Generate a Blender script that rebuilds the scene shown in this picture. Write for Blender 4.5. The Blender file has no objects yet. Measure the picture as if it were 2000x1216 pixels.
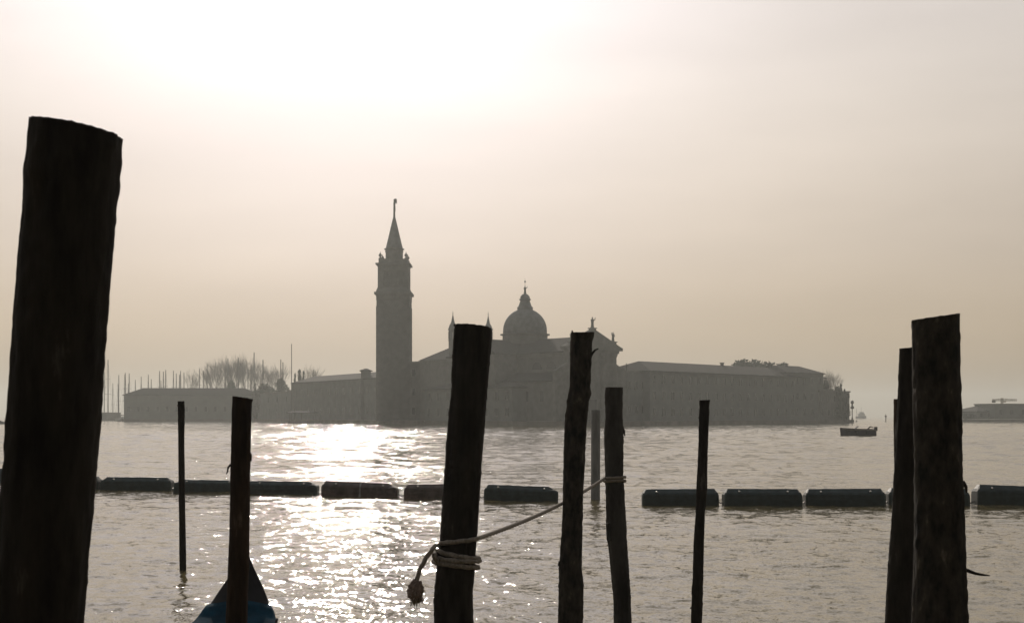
import bpy, math, random
import numpy as np
from mathutils import Vector, Matrix, noise as mn
R = math.radians
random.seed(7)
sc = bpy.context.scene
col = sc.collection

# ------------------------------------------------------------------ camera
F, CX, HY, H = 2778.0, 1000.0, 811.0, 2.5      # focal length in photo pixels, centre column, horizon row, eye height (m)
cam_d = bpy.data.cameras.new('camera'); cam = bpy.data.objects.new('camera', cam_d); col.objects.link(cam)
cam.location = (0, 0, H); cam.rotation_euler = (R(90), 0, 0)
cam_d.sensor_width = 36; cam_d.lens = F / 2000 * 36
cam_d.shift_y = (HY - 608) / 2000
cam_d.clip_start = 0.1; cam_d.clip_end = 12000
cam_d.dof.use_dof = True; cam_d.dof.focus_distance = 60; cam_d.dof.aperture_fstop = 11
sc.camera = cam

# ------------------------------------------------------------------ sun, sky, exposure
SUN_EL, SUN_AZ = 21.0, -6.8                    # degrees; azimuth measured from the view axis, negative = left
sun_dir = Vector((math.sin(R(SUN_AZ)) * math.cos(R(SUN_EL)), math.cos(R(SUN_AZ)) * math.cos(R(SUN_EL)), math.sin(R(SUN_EL))))
sl = bpy.data.lights.new('sun', 'SUN'); sun = bpy.data.objects.new('sun', sl); col.objects.link(sun)
sl.energy = 2.1; sl.angle = R(0.9); sl.color = (1.0, 0.885, 0.77)
sun.location = (0, 0, 90); sun.rotation_euler = sun_dir.to_track_quat('Z', 'Y').to_euler()

w = bpy.data.worlds.new('World'); sc.world = w; w.use_nodes = True
nt = w.node_tree; nt.nodes.clear()
def N(t, **k):
    n = nt.nodes.new(t)
    for a, b in k.items(): setattr(n, a, b)
    return n
def lk(a, b): nt.links.new(a, b)
def math_(op, a, b=None, c=None):
    n = N('ShaderNodeMath', operation=op)
    for i, v in enumerate((a, b, c)):
        if v is None: continue
        if isinstance(v, (int, float)): n.inputs[i].default_value = v
        else: lk(v, n.inputs[i])
    return n.outputs[0]
sky = N('ShaderNodeTexSky', sky_type='NISHITA', sun_disc=False, sun_elevation=R(SUN_EL), sun_rotation=R(SUN_AZ),
        air_density=1.5, dust_density=6.0, ozone_density=1.0)
bg1 = N('ShaderNodeBackground'); lk(sky.outputs[0], bg1.inputs[0]); bg1.inputs[1].default_value = 0.002
# high thin overcast: brighter and whiter towards the sun, darker and warmer towards the horizon
tc = N('ShaderNodeTexCoord'); nrm = N('ShaderNodeVectorMath', operation='NORMALIZE'); lk(tc.outputs['Generated'], nrm.inputs[0])
dp = N('ShaderNodeVectorMath', operation='DOT_PRODUCT'); lk(nrm.outputs[0], dp.inputs[0]); dp.inputs[1].default_value = sun_dir
sep = N('ShaderNodeSeparateXYZ'); lk(nrm.outputs[0], sep.inputs[0])
el = math_('MULTIPLY', math_('ARCSINE', sep.outputs[2]), 180 / math.pi / 60)       # 0..1 = 0..60 degrees
ramp = N('ShaderNodeValToRGB'); lk(el, ramp.inputs[0])
cr = ramp.color_ramp
cr.elements[0].position = 0.0; cr.elements[0].color = (0.20, 0.115, 0.03, 1)
cr.elements[1].position = 1.0; cr.elements[1].color = (0.25, 0.28, 0.34, 1)
for p, c in ((0.055, (0.41, 0.315, 0.21)), (0.11, (0.52, 0.44, 0.36)), (0.2, (0.61, 0.55, 0.495)), (0.28, (0.67, 0.625, 0.60)), (0.5, (0.54, 0.485, 0.41))):
    e = cr.elements.new(p); e.color = (*c, 1)
ang = math_('MULTIPLY', math_('ARCCOSINE', math_('MINIMUM', dp.outputs['Value'], 1.0)), 180 / math.pi)   # degrees from the sun
g1 = math_('EXPONENT', math_('MULTIPLY', math_('POWER', math_('DIVIDE', ang, 12.5), 2.0), -1.0))
g2 = math_('EXPONENT', math_('MULTIPLY', math_('POWER', math_('DIVIDE', ang, 30.0), 2.0), -1.0))
back = math_('MULTIPLY_ADD', math_('POWER', math_('MULTIPLY_ADD', dp.outputs['Value'], 0.5, 0.5), 1.3), 0.82, 0.20)
cl = N('ShaderNodeTexNoise'); cl.inputs['Scale'].default_value = 2.2; cl.inputs['Detail'].default_value = 6
mp = N('ShaderNodeMapping'); mp.inputs['Scale'].default_value = (1, 1, 5); mp.inputs['Rotation'].default_value = (0.1, 0.12, 0)
lk(nrm.outputs[0], mp.inputs[0]); lk(mp.outputs[0], cl.inputs['Vector'])
clf = math_('MULTIPLY_ADD', cl.outputs['Fac'], 0.62, 0.69)
base = N('ShaderNodeVectorMath', operation='SCALE'); lk(ramp.outputs[0], base.inputs[0]); lk(math_('MULTIPLY', back, clf), base.inputs['Scale'])
gl1 = N('ShaderNodeVectorMath', operation='SCALE'); gl1.inputs[0].default_value = (0.42, 0.43, 0.56); lk(g1, gl1.inputs['Scale'])
gl2 = N('ShaderNodeVectorMath', operation='SCALE'); gl2.inputs[0].default_value = (0.17, 0.145, 0.125); lk(g2, gl2.inputs['Scale'])
s1 = N('ShaderNodeVectorMath', operation='ADD'); lk(base.outputs[0], s1.inputs[0]); lk(gl1.outputs[0], s1.inputs[1])
s2 = N('ShaderNodeVectorMath', operation='ADD'); lk(s1.outputs[0], s2.inputs[0]); lk(gl2.outputs[0], s2.inputs[1])
bg2 = N('ShaderNodeBackground'); lk(s2.outputs[0], bg2.inputs[0]); bg2.inputs[1].default_value = 1.0
addw = N('ShaderNodeAddShader'); lk(bg1.outputs[0], addw.inputs[0]); lk(bg2.outputs[0], addw.inputs[1])
wo = N('ShaderNodeOutputWorld'); lk(addw.outputs[0], wo.inputs[0])

sc.view_settings.view_transform = 'Standard'; sc.view_settings.look = 'None'
sc.view_settings.exposure = 0.0; sc.view_settings.gamma = 1.0
try: sc.view_settings.use_curve_mapping = False
except Exception: pass
sc.cycles.use_denoising = True
sc.cycles.max_bounces = 6; sc.cycles.volume_bounces = 0
sc.cycles.sample_clamp_direct = 0; sc.cycles.sample_clamp_indirect = 4

# ------------------------------------------------------------------ helpers
def at(px, py, Y): return Vector(((px - CX) / F * Y, Y, H + (HY - py) / F * Y))
def xw(px, Y): return (px - CX) / F * Y
def zw(py, Y): return H + (HY - py) / F * Y

class MB:
    def __init__(s): s.v = []; s.f = []
    def add(s, vs, fs):
        n = len(s.v); s.v += [tuple(p) for p in vs]; s.f += [tuple(i + n for i in q) for q in fs]; return s
    def box(s, cx, cy, cz, sx, sy, sz, rz=0.0):
        c, n = math.cos(rz), math.sin(rz); vs = []
        for dz in (-.5, .5):
            for dx, dy in ((-.5, -.5), (.5, -.5), (.5, .5), (-.5, .5)):
                x, y = dx * sx, dy * sy
                vs.append((cx + x * c - y * n, cy + x * n + y * c, cz + dz * sz))
        return s.add(vs, [(3, 2, 1, 0), (4, 5, 6, 7), (0, 1, 5, 4), (1, 2, 6, 5), (2, 3, 7, 6), (3, 0, 4, 7)])
    def box2(s, x0, x1, y0, y1, z0, z1): return s.box((x0+x1)/2, (y0+y1)/2, (z0+z1)/2, x1-x0, y1-y0, z1-z0)
    def prism(s, poly, z0, z1):
        n = len(poly); vs = [(x, y, z0) for x, y in poly] + [(x, y, z1) for x, y in poly]
        fs = [tuple(range(n))[::-1], tuple(range(n, 2*n))] + [(i, (i+1) % n, n + (i+1) % n, n + i) for i in range(n)]
        return s.add(vs, fs)
    def extrude(s, poly, a, b, axis='y'):
        # poly in the (u, z) plane, swept along the other horizontal axis
        n = len(poly)
        if axis == 'y': vs = [(x, a, z) for x, z in poly] + [(x, b, z) for x, z in poly]
        else: vs = [(a, x, z) for x, z in poly] + [(b, x, z) for x, z in poly]
        fs = [tuple(range(n)), tuple(range(n, 2*n))[::-1]] + [((i+1) % n, i, n + i, n + (i+1) % n) for i in range(n)]
        return s.add(vs, fs)
    def lathe(s, prof, cx=0, cy=0, cz=0, seg=24, rot=0.0):
        vs = []
        for r, z in prof:
            for k in range(seg):
                a = rot + 2 * math.pi * k / seg
                vs.append((cx + r * math.cos(a), cy + r * math.sin(a), cz + z))
        fs = []
        for i in range(len(prof) - 1):
            for k in range(seg):
                k2 = (k + 1) % seg
                fs.append((i*seg + k, i*seg + k2, (i+1)*seg + k2, (i+1)*seg + k))
        fs.append(tuple(range(seg))[::-1]); fs.append(tuple((len(prof)-1)*seg + k for k in range(seg)))
        return s.add(vs, fs)
    def tube(s, pts, rad, seg=6, shape=None):
        pts = [Vector(p) for p in pts]; n = len(pts); vs = []
        up = None
        for i, p in enumerate(pts):
            t = (pts[min(i+1, n-1)] - pts[max(i-1, 0)]).normalized()
            if up is None:
                up = t.orthogonal().normalized()
            up = (up - t * up.dot(t))
            up = up.normalized() if up.length > 1e-6 else t.orthogonal().normalized()
            b = t.cross(up)
            r = rad[i] if isinstance(rad, (list, tuple)) else rad
            for k in range(seg):
                a = 2 * math.pi * k / seg
                rr = r * (shape(a, i) if shape else 1)
                vs.append(p + up * (rr * math.cos(a)) + b * (rr * math.sin(a)))
        fs = [(i*seg + k, i*seg + (k+1) % seg, (i+1)*seg + (k+1) % seg, (i+1)*seg + k) for i in range(n-1) for k in range(seg)]
        fs.append(tuple(range(seg))[::-1]); fs.append(tuple((n-1)*seg + k for k in range(seg)))
        return s.add(vs, fs)
    def hip(s, x0, x1, y0, y1, z, h, over=0.5, inset=None):
        # hipped roof with a small eave slab
        x0 -= over; x1 += over; y0 -= over; y1 += over
        ins = (y1 - y0) / 2 if inset is None else inset
        my = (y0 + y1) / 2
        vs = [(x0, y0, z), (x1, y0, z), (x1, y1, z), (x0, y1, z), (x0, y0, z+.25), (x1, y0, z+.25), (x1, y1, z+.25), (x0, y1, z+.25),
              (x0 + ins, my, z + h), (x1 - ins, my, z + h)]
        return s.add(vs, [(3, 2, 1, 0), (0, 1, 5, 4), (1, 2, 6, 5), (2, 3, 7, 6), (3, 0, 4, 7), (4, 5, 9, 8), (5, 6, 9), (6, 7, 8, 9), (7, 4, 8)])
    def build(s, name, mat, parent=None, smooth=False, loc=None):
        m = bpy.data.meshes.new(name); m.from_pydata(s.v, [], s.f); m.update()
        if smooth: m.polygons.foreach_set('use_smooth', [True] * len(m.polygons))
        if mat: m.materials.append(mat)
        o = bpy.data.objects.new(name, m); col.objects.link(o)
        if parent: o.parent = parent
        if loc is not None: o.location = loc
        return o

def tag(o, label=None, cat=None, group=None, kind=None):
    if label: o['label'] = label
    if cat: o['category'] = cat
    if group: o['group'] = group
    if kind: o['kind'] = kind
    return o
def empty(name, loc, rz=0.0):
    o = bpy.data.objects.new(name, None); col.objects.link(o); o.location = loc; o.rotation_euler = (0, 0, rz); o.empty_display_size = .2
    return o
def copy_tree(o, parent=None):
    c = o.copy(); col.objects.link(c); c.parent = parent
    for ch in [q for q in bpy.data.objects if q.parent == o]: copy_tree(ch, c)
    return c

# ------------------------------------------------------------------ materials
def mat(name, color, rough=0.85, metal=0.0, noise=None, amount=0.35, bump=0.0, bump_scale=None, stretch=(1, 1, 1), color2=None, spec=0.5):
    m = bpy.data.materials.new(name); m.use_nodes = True; t = m.node_tree; b = t.nodes['Principled BSDF']
    b.inputs['Base Color'].default_value = (*color, 1); b.inputs['Roughness'].default_value = rough; b.inputs['Metallic'].default_value = metal
    b.inputs['Specular IOR Level'].default_value = spec
    if noise:
        tcn = t.nodes.new('ShaderNodeTexCoord'); mpn = t.nodes.new('ShaderNodeMapping'); mpn.inputs['Scale'].default_value = stretch
        t.links.new(tcn.outputs['Object'], mpn.inputs[0])
        nz = t.nodes.new('ShaderNodeTexNoise'); nz.inputs['Scale'].default_value = noise; nz.inputs['Detail'].default_value = 7; nz.inputs['Roughness'].default_value = .62
        t.links.new(mpn.outputs[0], nz.inputs['Vector'])
        rp = t.nodes.new('ShaderNodeValToRGB'); t.links.new(nz.outputs['Fac'], rp.inputs[0])
        c2 = color2 or tuple(c * (1 - amount) for c in color); c3 = tuple(min(1, c * (1 + amount)) for c in color)
        rp.color_ramp.elements[0].position = .36; rp.color_ramp.elements[0].color = (*c2, 1)
        rp.color_ramp.elements[1].position = .64; rp.color_ramp.elements[1].color = (*(color if color2 else c3), 1)
        if name.startswith('bark'):
            e = rp.color_ramp.elements.new(.74); e.color = (*[c * 2.2 + .02 for c in color], 1)
        t.links.new(rp.outputs[0], b.inputs['Base Color'])
        if bump:
            bp = t.nodes.new('ShaderNodeBump'); bp.inputs['Strength'].default_value = bump; bp.inputs['Distance'].default_value = bump_scale or .02
            t.links.new(nz.outputs['Fac'], bp.inputs['Height']); t.links.new(bp.outputs[0], b.inputs['Normal'])
    return m
M = {
 'bark': mat('bark', (0.028, 0.023, 0.017), .9, noise=9, bump=.9, bump_scale=.02, stretch=(1, 1, .25), color2=(0.008, 0.006, 0.0045), spec=.2),
 'bark_mottled': mat('bark_mottled', (0.050, 0.041, 0.030), .9, noise=14, bump=1.0, bump_scale=.03, stretch=(1, 1, .45), color2=(0.007, 0.006, 0.005), spec=.2),
 'bark_brown': mat('bark_brown', (0.040, 0.024, 0.013), .9, noise=11, bump=.9, bump_scale=.02, stretch=(1, 1, .2), color2=(0.012, 0.007, 0.005), spec=.2),
 'bark_peeled': mat('bark_peeled', (0.058, 0.054, 0.048), .85, noise=3.2, bump=.8, bump_scale=.015, stretch=(1, 1, .35), color2=(0.012, 0.010, 0.008), spec=.25),
 'post': mat('post_grey', (0.22, 0.225, 0.225), .8, noise=5, amount=.25, stretch=(1, 1, .2)),
 'rope': mat('rope_fibre', (0.21, 0.18, 0.145), .9, noise=60, amount=.3),
 'tuft': mat('rope_tuft', (0.18, 0.13, 0.10), .95, noise=40, amount=.4),
 'boom': mat('boom_plastic', (0.020, 0.034, 0.032), .6, noise=6, amount=.35),
 'boom_brown': mat('boom_rusted', (0.09, 0.065, 0.055), .6, noise=5, amount=.35),
 'boom_band': mat('boom_band', (0.25, 0.24, 0.22), .5),
 'steel': mat('bright_steel', (0.75, 0.73, 0.68), .15, 1.0),
 'chain': mat('chain_metal', (0.12, 0.11, 0.10), .5, .8),
 'rubber': mat('rubber', (0.02, 0.02, 0.02), .8, spec=.2),
 'black_lacquer': mat('black_lacquer', (0.008, 0.006, 0.005), .5, spec=.2),
 'tarp': mat('blue_tarpaulin', (0.007, 0.036, 0.060), .95, spec=.04, noise=4, amount=.35, bump=.35, bump_scale=.03),
 'brick': mat('brick_wall', (0.15, 0.152, 0.142), .95, spec=.1, noise=.6, amount=.15),
 'plaster': mat('plaster_wall', (0.165, 0.176, 0.168), .95, spec=.1, noise=.35, amount=.14),
 'pale': mat('pale_stone', (0.165, 0.168, 0.155), .95, spec=.1, noise=.5, amount=.2),
 'tiles': mat('roof_tiles', (0.045, 0.045, 0.042), .95, spec=.1, noise=1.2, amount=.2),
 'lead': mat('lead_roof', (0.13, 0.14, 0.14), .85, noise=.8, amount=.2),
 'glass': mat('window_dark', (0.03, 0.035, 0.04), .25),
 'trunk': mat('tree_trunk', (0.07, 0.055, 0.04), .95, noise=2, amount=.3),
 'leaf': mat('evergreen_leaf', (0.035, 0.055, 0.025), .8, noise=.6, amount=.4),
 'leaf2': mat('cypress_leaf', (0.025, 0.042, 0.022), .8, noise=.8, amount=.4),
 'quay': mat('quay_stone', (0.15, 0.14, 0.12), .95, spec=.1, noise=.3, amount=.25),
 'hull_white': mat('hull_white', (0.45, 0.45, 0.44), .4),
 'hull_dark': mat('hull_dark', (0.06, 0.055, 0.07), .9, spec=.1, noise=2, amount=.3),
 'mast': mat('mast_alloy', (0.10, 0.095, 0.09), .5, .3),
 'cranem': mat('crane_paint', (0.20, 0.14, 0.05), .6),
 'bronze': mat('bronze', (0.09, 0.11, 0.085), .6, .3),
}

# ------------------------------------------------------------------ water
def make_water():
    rng = np.random.default_rng(11)
    a0, a1, na = R(-25), R(25), 760
    ratio = 1.0033
    rs = [9.0]
    while rs[-1] < 1500: rs.append(rs[-1] * ratio)
    while rs[-1] < 4000: rs.append(rs[-1] * 1.03)
    r = np.array(rs); th = np.linspace(a0, a1, na)
    RR, TT = np.meshgrid(r, th, indexing='ij')
    X = RR * np.sin(TT); Y = RR * np.cos(TT)
    Z = np.zeros_like(X)
    spac = np.maximum(RR * (ratio - 1), RR * (a1 - a0) / na)
    lams = np.exp(rng.uniform(math.log(.17), math.log(9.0), 130))
    for lam in lams:
        d = rng.normal(R(200), 1.05)                   # running slightly across the view
        k = 2 * math.pi / lam
        amp = lam * 0.0033 * (.72 if lam < .9 else .62)
        ph = rng.uniform(0, 2 * math.pi)
        fade = np.clip((lam / spac - 2.1) / 1.6, 0, 1)
        arg = k * (X * math.sin(d) + Y * math.cos(d)) + ph
        s = np.sin(arg)
        far_ = np.clip((RR - 44) / 120, 0, 1)
        if lam > 3.5: fade = fade * (.15 + .95 * far_)
        elif lam > .9: fade = fade * (.6 + 2.0 * far_)     # calmer inside the booms
        Z += amp * fade * (s + .22 * np.cos(2 * arg))
    # calmer and rougher patches
    patch = .78 + .32 * np.sin(X * .045 + 1.3 + .8*np.sin(Y*.021)) * np.sin(Y * .031 + X * .012 + .4)
    Z *= patch
    edge = np.clip((np.abs(TT) - R(25)) / R(-1.2), 0, 1) * np.clip((RR - 9.0) / 1.0, 0, 1)
    Z *= edge
    nr = len(r)
    verts = np.stack([X, Y, Z], -1).reshape(-1, 3)
    idx = np.arange(nr * na).reshape(nr, na)
    q = np.stack([idx[:-1, :-1], idx[:-1, 1:], idx[1:, 1:], idx[1:, :-1]], -1).reshape(-1, 4)[:, ::-1]
    # the flat rest of the lagoon round the camera
    ev = []; ef = []
    nb = len(verts)
    ths = np.linspace(R(25), R(335), 63); rr = [9.0, 30, 100, 400, 1500, 4000]
    for rad in rr:
        for t_ in ths: ev.append((rad * math.sin(t_), rad * math.cos(t_), 0))
    n = len(ths)
    for i in range(len(rr) - 1):
        for j in range(n - 1):
            ef.append((nb + i*n + j + 1, nb + i*n + j, nb + (i+1)*n + j, nb + (i+1)*n + j + 1)[::-1])
    c0 = nb + len(ev); full = np.linspace(R(-25), R(335), 73)
    ev.append((0, 0, 0))
    for t_ in full[:-1]: ev.append((9 * math.sin(t_), 9 * math.cos(t_), 0))
    tri = [(c0, c0 + 1 + (k + 1) % 72, c0 + 1 + k) for k in range(72)]
    verts = np.concatenate([verts, np.array(ev)])
    q = np.concatenate([q, np.array(ef)])
    m = bpy.data.meshes.new('water')
    nl = q.size + 3 * len(tri); npoly = len(q) + len(tri)
    m.vertices.add(len(verts)); m.vertices.foreach_set('co', verts.astype(np.float32).ravel())
    m.loops.add(nl); m.loops.foreach_set('vertex_index', np.concatenate([q.ravel(), np.array(tri).ravel()]).astype(np.int32))
    m.polygons.add(npoly)
    ls = np.concatenate([np.arange(len(q)) * 4, q.size + np.arange(len(tri)) * 3]).astype(np.int32)
    m.polygons.foreach_set('loop_start', ls)
    m.update(calc_edges=True); m.validate()
    m.polygons.foreach_set('use_smooth', np.ones(len(m.polygons), dtype=bool))
    o = bpy.data.objects.new('water', m); col.objects.link(o); o['kind'] = 'structure'
    mt = bpy.data.materials.new('lagoon_water'); mt.use_nodes = True; t = mt.node_tree; b = t.nodes['Principled BSDF']
    b.inputs['Base Color'].default_value = (0.165, 0.135, 0.065, 1); b.inputs['Roughness'].default_value = .055; b.inputs['IOR'].default_value = 1.333
    geo = t.nodes.new('ShaderNodeNewGeometry')
    tot = None
    for sx, sy, scale, sl_, det in ((.55, 1.0, 2.2, .28, 2), (.65, 1.0, 8.0, .38, 2), (.8, 1.0, 26.0, .46, 1)):
        mpn = t.nodes.new('ShaderNodeMapping'); mpn.inputs['Scale'].default_value = (sx, sy, 1); mpn.inputs['Rotation'].default_value = (0, 0, .25)
        mpn.inputs['Location'].default_value = (scale * 3.1, scale, 0)
        t.links.new(geo.outputs['Position'], mpn.inputs[0])
        nz = t.nodes.new('ShaderNodeTexNoise'); nz.inputs['Scale'].default_value = scale; nz.inputs['Detail'].default_value = det
        t.links.new(mpn.outputs[0], nz.inputs['Vector'])
        sub = t.nodes.new('ShaderNodeVectorMath'); sub.operation = 'SUBTRACT'; sub.inputs[1].default_value = (.5, .5, .5); t.links.new(nz.outputs['Color'], sub.inputs[0])
        # mostly gentle slopes with few steep facets: scale each slope by its own length
        ln = t.nodes.new('ShaderNodeVectorMath'); ln.operation = 'LENGTH'; t.links.new(sub.outputs[0], ln.inputs[0])
        lm = t.nodes.new('ShaderNodeMath'); lm.operation = 'MULTIPLY_ADD'; lm.inputs[1].default_value = 6.5; lm.inputs[2].default_value = -.09; t.links.new(ln.outputs['Value'], lm.inputs[0])
        sb = t.nodes.new('ShaderNodeVectorMath'); sb.operation = 'SCALE'; t.links.new(sub.outputs[0], sb.inputs[0]); t.links.new(lm.outputs[0], sb.inputs['Scale'])
        mul = t.nodes.new('ShaderNodeVectorMath'); mul.operation = 'MULTIPLY'; mul.inputs[1].default_value = (sl_ * .8, sl_, 0); t.links.new(sb.outputs[0], mul.inputs[0])
        if tot is None: tot = mul.outputs[0]
        else:
            ad = t.nodes.new('ShaderNodeVectorMath'); ad.operation = 'ADD'; t.links.new(tot, ad.inputs[0]); t.links.new(mul.outputs[0], ad.inputs[1]); tot = ad.outputs[0]
    # gusts: patches where the ripples are stronger
    gz = t.nodes.new('ShaderNodeTexNoise'); gz.inputs['Scale'].default_value = .11; gz.inputs['Detail'].default_value = 4
    gm = t.nodes.new('ShaderNodeMapping'); gm.inputs['Scale'].default_value = (.5, 1, 1); t.links.new(geo.outputs['Position'], gm.inputs[0]); t.links.new(gm.outputs[0], gz.inputs['Vector'])
    gr = t.nodes.new('ShaderNodeMapRange'); gr.inputs[1].default_value = .3; gr.inputs[2].default_value = .7; gr.inputs[3].default_value = .45; gr.inputs[4].default_value = 1.35
    t.links.new(gz.outputs['Fac'], gr.inputs[0])
    scn = t.nodes.new('ShaderNodeVectorMath'); scn.operation = 'SCALE'; t.links.new(tot, scn.inputs[0]); t.links.new(gr.outputs[0], scn.inputs['Scale'])
    ad = t.nodes.new('ShaderNodeVectorMath'); ad.operation = 'ADD'; t.links.new(geo.outputs['Normal'], ad.inputs[0]); t.links.new(scn.outputs[0], ad.inputs[1])
    nn = t.nodes.new('ShaderNodeVectorMath'); nn.operation = 'NORMALIZE'; t.links.new(ad.outputs[0], nn.inputs[0])
    t.links.new(nn.outputs[0], b.inputs['Normal'])
    m.materials.append(mt)
make_water()

# ------------------------------------------------------------------ island ground
g = MB()
def poly_px(lst): return [(xw(px, Y), Y) for px, Y in lst]
g.prism(poly_px([(238, 596), (500, 596), (566, 505), (730, 425), (830, 383), (1010, 352), (1120, 338), (1230, 342), (1420, 395), (1600, 440), (1655, 462),
                 (1662, 478), (1640, 640), (1300, 700), (900, 640), (560, 720), (405, 760), (405, 700), (560, 640), (560, 612), (238, 612)]), -.7, 1.1)
g.build('island', M['quay']); tag(bpy.data.objects['island'], kind='structure')
g2 = MB(); g2.prism(poly_px([(150, 690), (236, 680), (236, 700), (150, 710)]), -.7, 4.0)
tag(g2.build('breakwater', M['quay']), 'low stone breakwater left of the long low building, masts behind it', 'breakwater')
g3 = MB(); g3.prism(poly_px([(1862, 560), (2300, 575), (2300, 700), (1862, 700)]), -.7, .9)
tag(g3.build('far_island', M['quay']), kind='structure')

# ------------------------------------------------------------------ buildings
def arch_window(mbg, x, y, z, wdt, hgt, d=.12, seg=8):
    pts = [(x - wdt/2, z), (x + wdt/2, z)] + [(x + wdt/2 * math.cos(math.pi*k/seg), z + hgt - wdt/2 + wdt/2 * math.sin(math.pi*k/seg)) for k in range(seg + 1)]
    mbg.extrude(pts[::-1], y - d, y, 'y'); return mbg
win_cache = {}
def window(parent, x, y, z, wdt=1.1, hgt=1.9, arched=False):
    """window part on a wall facing -y, with a stone frame standing 3 cm further out"""
    key = (round(wdt, 2), round(hgt, 2), arched)
    if key not in win_cache:
        f = MB(); t_ = .16
        f.box2(-wdt/2 - t_, -wdt/2, -.12, .02, 0, hgt); f.box2(wdt/2, wdt/2 + t_, -.12, .02, 0, hgt)
        f.box2(-wdt/2 - t_, wdt/2 + t_, -.15, .02, hgt, hgt + t_); f.box2(-wdt/2 - .25, wdt/2 + .25, -.2, .02, -t_, 0)
        p = MB()
        if arched: arch_window(p, 0, 0, 0.02, wdt, hgt, .05)
        else: p.box2(-wdt/2, wdt/2, -.05, .02, 0, hgt)
        a = f.build('window', M['pale'], parent); c = p.build('pane', M['glass'], a)
        a.location = (x, y, z); win_cache[key] = (a, c); return a
    a0, c0 = win_cache[key]
    a = a0.copy(); col.objects.link(a); a.parent = parent; a.location = (x, y, z)
    c = c0.copy(); col.objects.link(c); c.parent = a
    return a

def house(name, label, px0, Y0, px1, Y1, depth, eave_z, roof_h, wall='plaster', roof='tiles', over=.5, inset=None, nwin=0, floors=1, cat='building', chim=(), wh=1.9):
    A = Vector((xw(px0, Y0), Y0, 0)); B = Vector((xw(px1, Y1), Y1, 0)); L = (B - A).length
    rt = empty(name, (A.x, A.y, 1.1), math.atan2(B.y - A.y, B.x - A.x)); tag(rt, label, cat)
    e = eave_z - 1.1
    MB().box2(0, L, 0, depth, 0, e).build('wall', M[wall], rt)
    if roof_h > 0:
        rf = MB().hip(0, L, 0, depth, e + .003, roof_h, over, inset).build('roof', M[roof], rt)
        for cx_, hh in chim:
            c = MB().box2(cx_ - .35, cx_ + .35, depth*.5 - .35, depth*.5 + .35, e + roof_h*.6, e + roof_h + hh)
            c.box2(cx_ - .5, cx_ + .5, depth*.5 - .5, depth*.5 + .5, e + roof_h + hh, e + roof_h + hh + .3)
            c.build('chimney', M['brick'], rf)
    else:
        MB().box2(-.3, L + .3, -.3, depth + .3, e, e + .45).build('parapet', M['pale'], rt)
    for fl in range(floors):
        zz = (e / floors) * fl + (e / floors) * .32
        for k in range(nwin): window(rt, L * (k + .5) / nwin, -.003, zz, 1.1, min(wh, e / floors * .5), False)
    return rt

# long low shed behind the marina, left
house('long_shed', 'long low hip roofed building at the left end of the island, masts rising behind it', 242, 598, 505, 598, 9, zw(772, 598), zw(757, 598) - zw(772, 598), inset=7.5, nwin=14, over=.6)
# block left of the bell tower
house('monastery_block', 'two storey block with flat dark roofline directly left of the tall bell tower', 570, 515, 742, 440, 14, 14.0, 2.6, inset=4.5, nwin=12, floors=2, over=.35)
house('garden_store', 'plain low block between the long shed and the flagpole, trees behind it', 500, 592, 569, 530, 7, 11.2, 0.0, nwin=4, floors=2)
t = house('roof_pavilion', 'small pavilion with low pointed roof just left of the bell tower', 705, 452, 723, 452, 3, zw(724.5, 452), .9, inset=1.6, nwin=1, over=.45)
house('sacristy', 'plain block between the bell tower and the church choir', 800, 409, 866, 402, 12, zw(708, 405), 0.0, wall='brick', nwin=4, floors=3)
house('waterfront_house', 'low house on the quay in front of the church choir', 830, 384, 1000, 356, 9, 9.4, 1.6, nwin=9, floors=2)
house('cloister_wing', 'flat topped wing joining the church front to the long monastery range', 1222, 372, 1275, 384, 12, zw(727, 376), 0.0, nwin=4, floors=2)
house('monastery_range', 'long monastery range with hipped roof and gentle ridge, right of the church', 1269, 378, 1608, 452, 15, 14.2, 3.1, inset=6.5, nwin=22, floors=3, over=.8, chim=((48.3, .5),))
house('corner_house', 'taller hip roofed corner house at the right end of the monastery range', 1534, 434.5, 1608, 449, 13, 15.5, 2.6, wall='plaster', nwin=5, floors=3, inset=4.5, chim=((9.9, .3), (1.0, .3)))
t = house('garden_wall_house', 'low square edged building at the right tip of the island', 1600, 447, 1659, 464, 8, 10.0, 0.0, wall='brick', nwin=5, floors=2)
house('far_warehouse', 'broad hazy building on the far right shore under the crane', 1908, 566, 2040, 572, 20, zw(804, 568), zw(791, 568) - zw(804, 568), inset=7, nwin=8, over=.4)
house('far_annex', 'taller middle part of the hazy far right building', 1943, 563, 2120, 570, 16, zw(790, 566), 0.0, nwin=8)

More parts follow.
